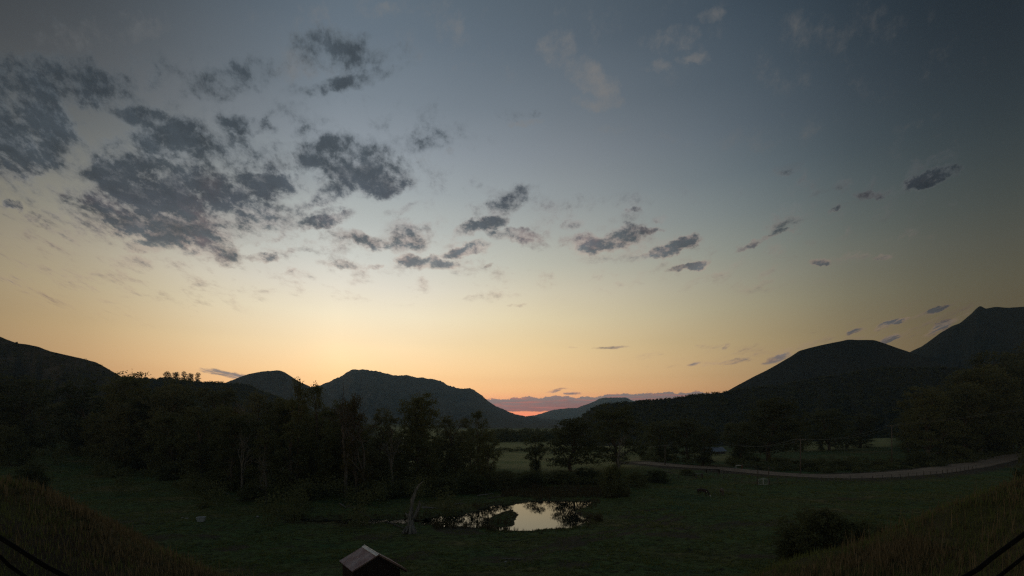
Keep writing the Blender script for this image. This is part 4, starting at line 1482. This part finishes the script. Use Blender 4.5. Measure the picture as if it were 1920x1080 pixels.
STONE = mat_basic('pale_stone', (.22, .21, .2), (.42, .41, .39), 4, .9, bump=.4)
sb = bmesh.new()
bmesh.ops.create_icosphere(sb, subdivisions=2, radius=.5)
for v in sb.verts:
    v.co *= 1 + .25 * (random.random() - .5)
    v.co.z *= .6
sm = bpy.data.meshes.new('stone'); sb.to_mesh(sm); sb.free(); sm.materials.append(STONE)
for (a, b, s, lab) in [(342, 974, .28, 'small pale stone left of the water trough, outer one'), (350, 975, .35, 'small pale stone just left of the water trough'),
                       (948, 1052, .25, 'pale stone in the meadow below the long stick'), (1120, 977, .22, 'small pale stone right of the pond corner'),
                       (1140, 1042, .2, 'small pale stone alone in the right meadow'), (136, 936, .35, 'small pale stone in the far left grass'),
                       (483, 970, .4, 'pale stone at the left tip of the creek')]:
    x, y = at(a, b)
    o = link('stone', sm); o.location = (x, y, hz(x, y) + s * .15); o.scale = (s * 1.4, s, s); o.rotation_euler = (0, 0, a)
    tag(o, lab, 'stone')
for (a, b, lab) in [(219, 1041, 'small pale stone upper on the near left slope'), (170, 1061, 'small pale stone lower on the near left slope'), (260, 1069, 'small pale stone at the bottom of the near left slope'),
                    (1717, 1058, 'small pale stone on the near right slope')]:
    dd = 12.5
    x = (a - 960) / F * dd; 
    o = link('stone', sm); o.location = (x, dd, hz(x, dd) + .02); o.scale = (.11, .08, .08)
    tag(o, lab, 'stone')

# ------------------------------------------------------------------ power poles and lines
POLEM = mat_basic('pole_wood', (.085, .07, .06), (.16, .135, .115), 1.5, .9, bump=.3, stretch=(5, 5, .4))
INS = mat_basic('insulator', (.35, .36, .38), (.45, .46, .48), 3, .35)
WIRE = mat_basic('weathered_wire', (.16, .17, .15), (.22, .23, .20), 1, .6, metal=.2)
tops = {}


def pole(key, a, bbase, btop, label, arms=1, rz=.2, d=None):
    d = d or 14 * F / (bbase - HY)
    x = (a - 960) / F * d
    g = hz(x, d)
    H = CAMZ + (HY - btop) / F * d - g
    r = empty('power_pole', (x, d, g), rz)
    tag(r, label, 'power pole')
    mb = MB(); mb.tube([(0, 0, -.5), (0, 0, H * .5), (0, 0, H)], [.17, .15, .11], 10); mb.build('pole', POLEM, r, True)
    anchors = []
    for q in range(arms):
        za = H - .35 - 1.0 * q - (0 if arms > 1 else 0)
        wd = 2.6 if q == 0 else 1.7
        mb = MB(); mb.box(0, -.14, za, wd, .10, .13); mb.build('crossarm', POLEM, r)
        mb = MB()
        for xx in (-wd / 2 + .1, -wd / 6, wd / 6, wd / 2 - .1):
            mb = MB()
            mb.tube([(xx, -.14, za + .065), (xx, -.14, za + .12), (xx, -.14, za + .2), (xx, -.14, za + .24)], [.02, .055, .05, .02], 8)
            mb.build('insulator', INS, r)
            if q == 0:
                anchors.append(Matrix.Translation((x, d, g)) @ Matrix.Rotation(rz, 4, 'Z') @ Vector((xx, -.14, za + .24)))
    tops[key] = anchors
    return r


pole('A', 1247, 874, 834, 'plain power pole left of the road bend with a single crossarm', 1, .25)
pole('B', 1331, 873, 820, 'power pole with two crossarms in front of the pale-roofed shed', 2, .15)
pole('C', 1501, 890, 822, 'power pole beside the road right of the gate', 1, -.1)
pole('D', 1672, 876, 797, 'tall thin power pole at the far right of the bend', 1, -.5, d=150)


def wire(P, Q, sag, label, r=.04, group=None):
    P = Vector(P); Q = Vector(Q)
    pts = []
    for k in range(25):
        t_ = k / 24
        p = P.lerp(Q, t_); p.z -= sag * 4 * t_ * (1 - t_)
        pts.append(tuple(p))
    mb = MB(); mb.tube(pts, r, 5)
    return tag(mb.build('power_line', WIRE, None, True), label, 'power line', group)


for (k1, k2, sag, idx, lab) in [('B', 'C', 2.4, (0, 3), 'sagging power line strung between the two-armed pole and the gate-side pole'),
                                ('C', 'D', 1.6, (0, 3), 'power line strung between the gate-side pole and the far right pole'),
                                ('A', 'B', .9, (1,), 'thin line strung between the two left power poles')]:
    for i in idx:
        wire(tops[k1][i], tops[k2][i], sag, lab if len(idx) == 1 else ('left-hand ' if i == 0 else 'right-hand ') + lab, .027, lab.replace('power line strung', 'lines').replace('thin line strung', 'lines') if len(idx) > 1 else None)
for i in (0, 3):
    p = tops['D'][i]
    wire(p, (p.x + 65, p.y - 25, p.z + 12.5), 1.0, ('upper' if i == 0 else 'lower') + ' power line running from the far right pole out of the photo', .027, 'lines leaving the photo at the right')
    p = tops['A'][i]
    wire(p, (p.x - 16, p.y + 26, p.z - 2.0), .5, ('outer' if i == 0 else 'inner') + ' power line running left from the single-armed pole into the trees', .027, 'lines running left into the trees')

# ------------------------------------------------------------------ fences and gate
POSTM = mat_basic('fence_wood', (.07, .06, .05), (.16, .14, .12), 2, .9)


def fence(name, label, px_pts, post_h=1.3, step=3.2, wires=4, rail=False, cat='fence'):
    P = catmull([at(*p) for p in px_pts], .5)
    seg = np.cumsum(np.r_[0, np.linalg.norm(np.diff(P, axis=0), axis=1)])
    n = int(seg[-1] / step)
    S_ = np.linspace(0, seg[-1], n + 1)
    xs = np.interp(S_, seg, P[:, 0]); ys = np.interp(S_, seg, P[:, 1])
    zs = height(xs, ys)
    root = empty(name, (xs[0], ys[0], zs[0]))
    tag(root, label, cat)
    mb0 = MB(); mb0.tube([(0, 0, -.3), (0, 0, post_h * .5), (0, 0, post_h)], [.075, .07, .06], 6)
    pm = mb0.mesh('post', POSTM)
    for x, y, z in zip(xs, ys, zs):
        o = link('post', pm, root); o.location = (x - xs[0], y - ys[0], z - zs[0]); o.rotation_euler = (trng.uniform(-.05, .05), trng.uniform(-.05, .05), 0)
        o.scale = (1, 1, trng.uniform(.9, 1.1))
    for w in range(wires):
        hh = post_h * (.25 + .7 * w / max(1, wires - 1))
        mb = MB(); mb.tube([(x - xs[0], y - ys[0] - .08, z - zs[0] + hh) for x, y, z in zip(xs, ys, zs)], .05 if rail else .012, 4)
        mb.build('rail' if rail else 'wire', POSTM if rail else WIRE, root)
    return root


fence('wire_fence', 'wire fence with many slender posts left of the gate below the road', [(1318, 895), (1345, 899), (1380, 904), (1419, 908)], 1.35, 1.6)
fence('wire_fence', 'wire fence running right from the gate along the meadow side of the road', [(1443, 909), (1480, 905), (1540, 903), (1600, 903), (1680, 899), (1760, 892), (1830, 881)], 1.25, 3.2)
fence('wire_fence', 'wire fence on the far side of the road behind the gate', [(1392, 879), (1420, 882), (1450, 884)], 1.3, 4)
fence('rail_fence', 'low pale rail fence in front of the pale-roofed shed', [(1321, 856), (1345, 855), (1368, 854)], 1.3, 2.6, 2, True)
fence('wire_fence', 'old wire fence at the edge of the willows left of the table', [(1220, 903), (1260, 899), (1300, 896)], 1.1, 4)

GATEM = mat_basic('gate_paint', (.42, .45, .46), (.56, .59, .60), 2, .55)
MESHM = mat_basic('gate_mesh', (.16, .22, .20), (.22, .28, .26), 2, .6)
gx0, gy0 = at(1431, 909.5)
g = hz(gx0, gy0)
gate = empty('farm_gate', (gx0, gy0, g), .05)
tag(gate, 'pale double farm gate with arched top below the road', 'gate')
HWG = 1.12
for s in (-1, 1):
    mb = MB()
    mb.tube([(s * HWG, 0, .08), (s * HWG, 0, 1.12)], .05, 6)
    mb.tube([(s * .05, 0, .08), (s * .05, 0, 1.5)], .06, 6)
    mb.tube([(s * HWG, 0, .1), (s * .05, 0, .1)], .035, 6)
    arc = [(s * (HWG - (HWG - .05) * t_), 0, 1.15 + .33 * math.sin(t_ * math.pi / 2)) for t_ in (0, .25, .5, .75, 1)]
    mb.tube(arc, .045, 6)
    mb.tube([(p[0], 0, p[2] - .22) for p in arc], .03, 6)
    lf_ = mb.build('gate_leaf', GATEM, gate)
    mb = MB()
    for k in range(1, 9):
        t_ = k / 9
        xx = s * (HWG - (HWG - .05) * t_)
        mb.tube([(xx, .02, .1), (xx, .02, .93 + .33 * math.sin(t_ * math.pi / 2))], .014, 4)
    for k in range(1, 6):
        mb.tube([(s * HWG, .02, .1 + k * .16), (s * .05, .02, .1 + k * .16)], .014, 4)
    mb.build('wire_mesh', MESHM, lf_)
for (a, tb, lab) in [(1421, 881, 'tall dark gatepost on the left of the pale gate'), (1441.5, 876, 'tall dark gatepost on the right of the pale gate')]:
    x = (a - 960) / F * gy0
    H = CAMZ + (HY - tb) / F * gy0 - g
    r = empty('gatepost', (x, gy0, g))
    tag(r, lab, 'post')
    mb = MB(); mb.tube([(0, 0, -.4), (0, 0, H)], [.11, .09], 8); mb.build('post', BARK, r)
    mb = MB(); mb.tube([(0, 0, H), (0, 0, H + .06)], [.10, .03], 8); mb.build('post_cap', POSTM, r)

# small timber table by the fence
x, y = at(1311, 898)
g = hz(x, y)
tbl = empty('timber_stand', (x, y, g), .1)
tag(tbl, 'small weathered timber stand at the left end of the fence', 'stand')
mb = MB(); mb.box(0, 0, 1.0, 1.9, .7, .07); mb.build('top', PALEWOOD, tbl)
for sx2 in (-.8, .5, .8):
    mb = MB(); mb.box(sx2, 0, .48, .1, .5, .97); mb.build('leg', DARKWOOD, tbl)

# culvert under the road
x, y = at(1336, 887)
g = hz(x, y)
cul = empty('culvert', (x, y, g), -.3)
tag(cul, 'dark culvert mouth with pale hoop rail under the edge of the road', 'culvert')
mb = MB()
mb.box(-1.6, 0, .3, .35, 1.2, 1.2); mb.box(1.6, 0, .3, .35, 1.2, 1.2); mb.box(0, 0, 1.0, 3.55, 1.2, .22)
mb.build('headwall', mat_basic('dark_timber', (.03, .025, .022), (.05, .042, .036), 2, .9), cul)
mb = MB()
mb.tube([(1.9, -.7, .1), (1.95, -.7, 1.3), (2.2, -.7, 1.55), (2.5, -.7, 1.3), (2.4, -.7, .3)], .05, 6)
mb.build('hoop', PALEWOOD, cul)

# road barrier: pale rail with a reddish post
x, y = at(1388, 879)
g = hz(x, y)
bar = empty('roadside_barrier', (x, y, g), -.15)
tag(bar, 'white roadside rail with a short red-brown post across the road', 'barrier')
mb = MB(); mb.box(-.5, 0, .95, 1.6, .12, .22); mb.build('rail', GATEM, bar)
REDP = mat_basic('red_post', (.16, .05, .035), (.22, .075, .05), 2, .8)
mb = MB(); mb.box(.45, 0, .6, .16, .16, 1.2); mb.build('post', REDP, bar)
mb = MB(); mb.box(-1.2, 0, .45, .14, .14, .95); mb.build('post', GATEM, bar)

# pale-roofed long shed
ROOFM = mat_basic('pale_metal_roof', (.20, .23, .28), (.30, .33, .39), 1, .5, metal=.3)
WALLM = mat_basic('barn_wall', (.05, .027, .035), (.09, .075, .06), 1.5, .9)
bd = 205
x = (1341 - 960) / F * bd
g = hz(x, bd)
zr = CAMZ + (HY - 841) / F * bd
zl = CAMZ + (HY - 848) / F * bd
barn = empty('barn', (x, bd, g), .1)
tag(barn, 'long low barn with pale blue-grey metal roof behind the two-armed pole', 'barn')
wl = 9.6
mb = MB(); mb.box(0, 1.8, (zl - g) / 2, wl, 3.2, (zl - g)); mb.build('wall', WALLM, barn)
mb = MB()
A0 = (-wl / 2 - .3, -.4, zl - g); A1 = (wl / 2 + .3, -.4, zl - g + .5); A2 = (wl / 2 + .3, 3.6, zr - g + .5); A3 = (-wl / 2 - .3, 3.6, zr - g)
mb.poly([A0, A1, A2, A3]); mb.poly([(p[0], p[1], p[2] - .12) for p in (A3, A2, A1, A0)])
mb.tube([A0, A1], .06, 6); mb.tube([A3, A2], .06, 6); mb.tube([A0, A3], .06, 6); mb.tube([A1, A2], .06, 6)
for k in range(1, 16):
    t_ = k / 16
    mb.tube([tuple(np.array(A0) * (1 - t_) + np.array(A1) * t_ + (0, 0, .02)), tuple(np.array(A3) * (1 - t_) + np.array(A2) * t_ + (0, 0, .02))], .035, 4)
mb.build('roof', ROOFM, barn)
for k in range(5):
    mb = MB(); mb.box(-wl / 2 + .5 + k * (wl - 1) / 4, -.3, (zl - g) / 2, .16, .16, zl - g); mb.build('post', PALEWOOD, barn)

# ------------------------------------------------------------------ horses
def horse(name, loc, rz, coat, mane, patch, label, scale=1.0):
    """grazing horse facing +x, one continuous skinned body"""
    r = empty(name, loc, rz)
    r.scale = (scale, scale, scale)
    tag(r, label, 'horse')
    pts = [((-.05, 0, 1.12), (.27, .33)),      # 0 belly/middle root
           ((-.45, 0, 1.16), (.26, .30)), ((-.78, 0, 1.22), (.27, .29)), ((-.98, 0, 1.12), (.17, .2)),      # 1-3 loin, croup, rump
           ((.35, 0, 1.13), (.26, .34)), ((.62, 0, 1.18), (.22, .32)),                                     # 4,5 chest, shoulder
           ((.88, 0, 1.06), (.15, .23)), ((1.10, 0, .80), (.11, .17)), ((1.27, 0, .56), (.09, .14)),        # 6-8 neck down
           ((1.36, 0, .40), (.09, .13)), ((1.42, 0, .22), (.065, .085)), ((1.44, 0, .10), (.055, .06))]     # 9-11 head, muzzle
    ed = [(0, 1), (1, 2), (2, 3), (0, 4), (4, 5), (5, 6), (6, 7), (7, 8), (8, 9), (9, 10), (10, 11)]

    def chain(start, lst):
        prev = start
        for p, q in lst:
            pts.append((p, q)); ed.append((prev, len(pts) - 1)); prev = len(pts) - 1
    for s, o in ((-1, 0.0), (1, .12)):
        chain(2, [((-.80 + o, s * .17, .92), (.14, .17)), ((-.72 + o, s * .17, .74), (.08, .10)), ((-.92 + o, s * .17, .50), (.05, .06)),
                  ((-.88 + o, s * .17, .28), (.036, .04)), ((-.86 + o, s * .17, .10), (.045, .045)), ((-.82 + o, s * .17, .02), (.06, .05))])
    for s, o in ((-1, .10), (1, -.04)):
        chain(5, [((.56 + o * .4, s * .16, .88), (.10, .13)), ((.58 + o, s * .16, .64), (.065, .07)), ((.60 + o, s * .16, .46), (.05, .05)),
                  ((.60 + o, s * .16, .26), (.035, .036)), ((.61 + o, s * .16, .10), (.043, .043)), ((.65 + o, s * .16, .02), (.06, .05))])
    me = bpy.data.meshes.new('body')
    me.from_pydata([p for p, _ in pts], ed, [])
    o = link('body', me, r)
    md = o.modifiers.new('Skin', 'SKIN')
    md.use_smooth_shade = True
    sv = me.skin_vertices[0].data
    for i, (_, q) in enumerate(pts):
        sv[i].radius = q
    sv[0].use_root = True
    sd = o.modifiers.new('Sub', 'SUBSURF'); sd.levels = 2; sd.render_levels = 2
    me.materials.append(coat)
    mb = MB()
    for s in (-1, 1):
        mb.tube([(1.23, s * .055, .60), (1.19, s * .085, .68), (1.20, s * .085, .76)], [.035, .027, .008], 6)
        mb.build('ear', coat, r, True); mb = MB()
    mb.tube([(-1.08, 0, 1.2), (-1.17, 0, 1.05), (-1.18, 0, .75), (-1.15, 0, .42)], [.04, .07, .08, .02], 8)
    mb.build('tail', mane, r, True)
    mb = MB()
    mb.tube([(.66, 0, 1.46), (.90, 0, 1.28), (1.10, 0, 1.0), (1.24, 0, .74)], [.03, .055, .05, .02], 6)
    mb.build('mane', mane, r, True)
    if patch:
        mb = MB()
        mb.tube([(1.40, 0, .50), (1.455, 0, .38), (1.48, 0, .22), (1.47, 0, .12)], [.05, .075, .05, .03], 8)
        mb.build('face_blaze', patch, r, True)
        mb = MB()
        mb.tube([(.78, -.02, 1.08), (.86, -.02, .98), (.92, -.02, .84)], [.10, .155, .06], 10)
        mb.build('chest_patch', patch, r, True)
    return r


BAY = mat_basic('bay_coat', (.030, .018, .015), (.05, .027, .026), 2, .7)
SORREL = mat_basic('sorrel_coat', (.10, .07, .052), (.16, .12, .09), 2, .7)
BLK = mat_basic('black_mane', (.015, .012, .011), (.028, .022, .02), 3, .8)
WHT = mat_basic('white_patch', (.62, .60, .58), (.78, .76, .74), 3, .8)
x, y = at(1318, 930)
horse('horse', (x, y, hz(x, y)), R(-58), BAY, BLK, WHT, 'dark bay horse with white marking grazing left of the other horse', 1.05)
x, y = at(1354, 927)
horse('horse', (x, y, hz(x, y)), R(-104), SORREL, SORREL, None, 'light brown horse grazing to the right, seen end-on', .98)

# ------------------------------------------------------------------ near cables
CABM = mat_basic('black_cable', (.006, .006, .006), (.012, .012, .012), 5, .85, spec=.05)


def cable(pts_px, d, r, label):
    P = catmull([(a, b) for a, b in pts_px], 60)
    mb = MB()
    mb.tube([((a - 960) / F * d, d, CAMZ + (HY - b) / F * d) for a, b in P], r, 10)
    return tag(mb.build('cable', CABM, None, True), label, 'cable')


cable([(-500, 760), (-120, 944), (0, 1008), (60, 1046), (135, 1086), (330, 1160), (640, 1235), (960, 1260), (1280, 1235), (1580, 1165), (1790, 1092), (1860, 1046), (1920, 1002), (2040, 920), (2420, 740)], 5.0, .022,
      'thick black cable sagging across both bottom corners, upper one')
cable([(-500, 800), (-120, 978), (0, 1043), (55, 1086), (330, 1210), (640, 1290), (960, 1315), (1280, 1290), (1580, 1215), (1800, 1130), (1866, 1086), (1920, 1044), (2040, 955), (2420, 780)], 5.0, .017,
      'thinner black cable just below the thick one at the bottom corners')

# ------------------------------------------------------------------ valley air
tops_z = [float(np.max(g_[:, :, 2])) for g_ in ALLG]
ztop = max(tops_z) + 4
mb = MB(); mb.box(0, 2690, (ztop - 2.2) / 2, 12200, 6080, ztop + 2.2)
hz_me = mb.mesh('haze', bpy.data.materials.new('haze_air'))
hm = hz_me.materials[0]
hm.use_nodes = True
hm.node_tree.nodes.clear()
pv = hm.node_tree.nodes.new('ShaderNodeVolumePrincipled')
pv.inputs['Color'].default_value = (.48, .76, 1.0, 1)
pv.inputs['Density'].default_value = 1.5e-4
pv.inputs['Anisotropy'].default_value = 0.35
mo = hm.node_tree.nodes.new('ShaderNodeOutputMaterial')
hm.node_tree.links.new(pv.outputs[0], mo.inputs['Volume'])
hb_ = link('haze', hz_me)
tag(hb_, 'thin blue dawn haze filling the valley', kind='stuff')
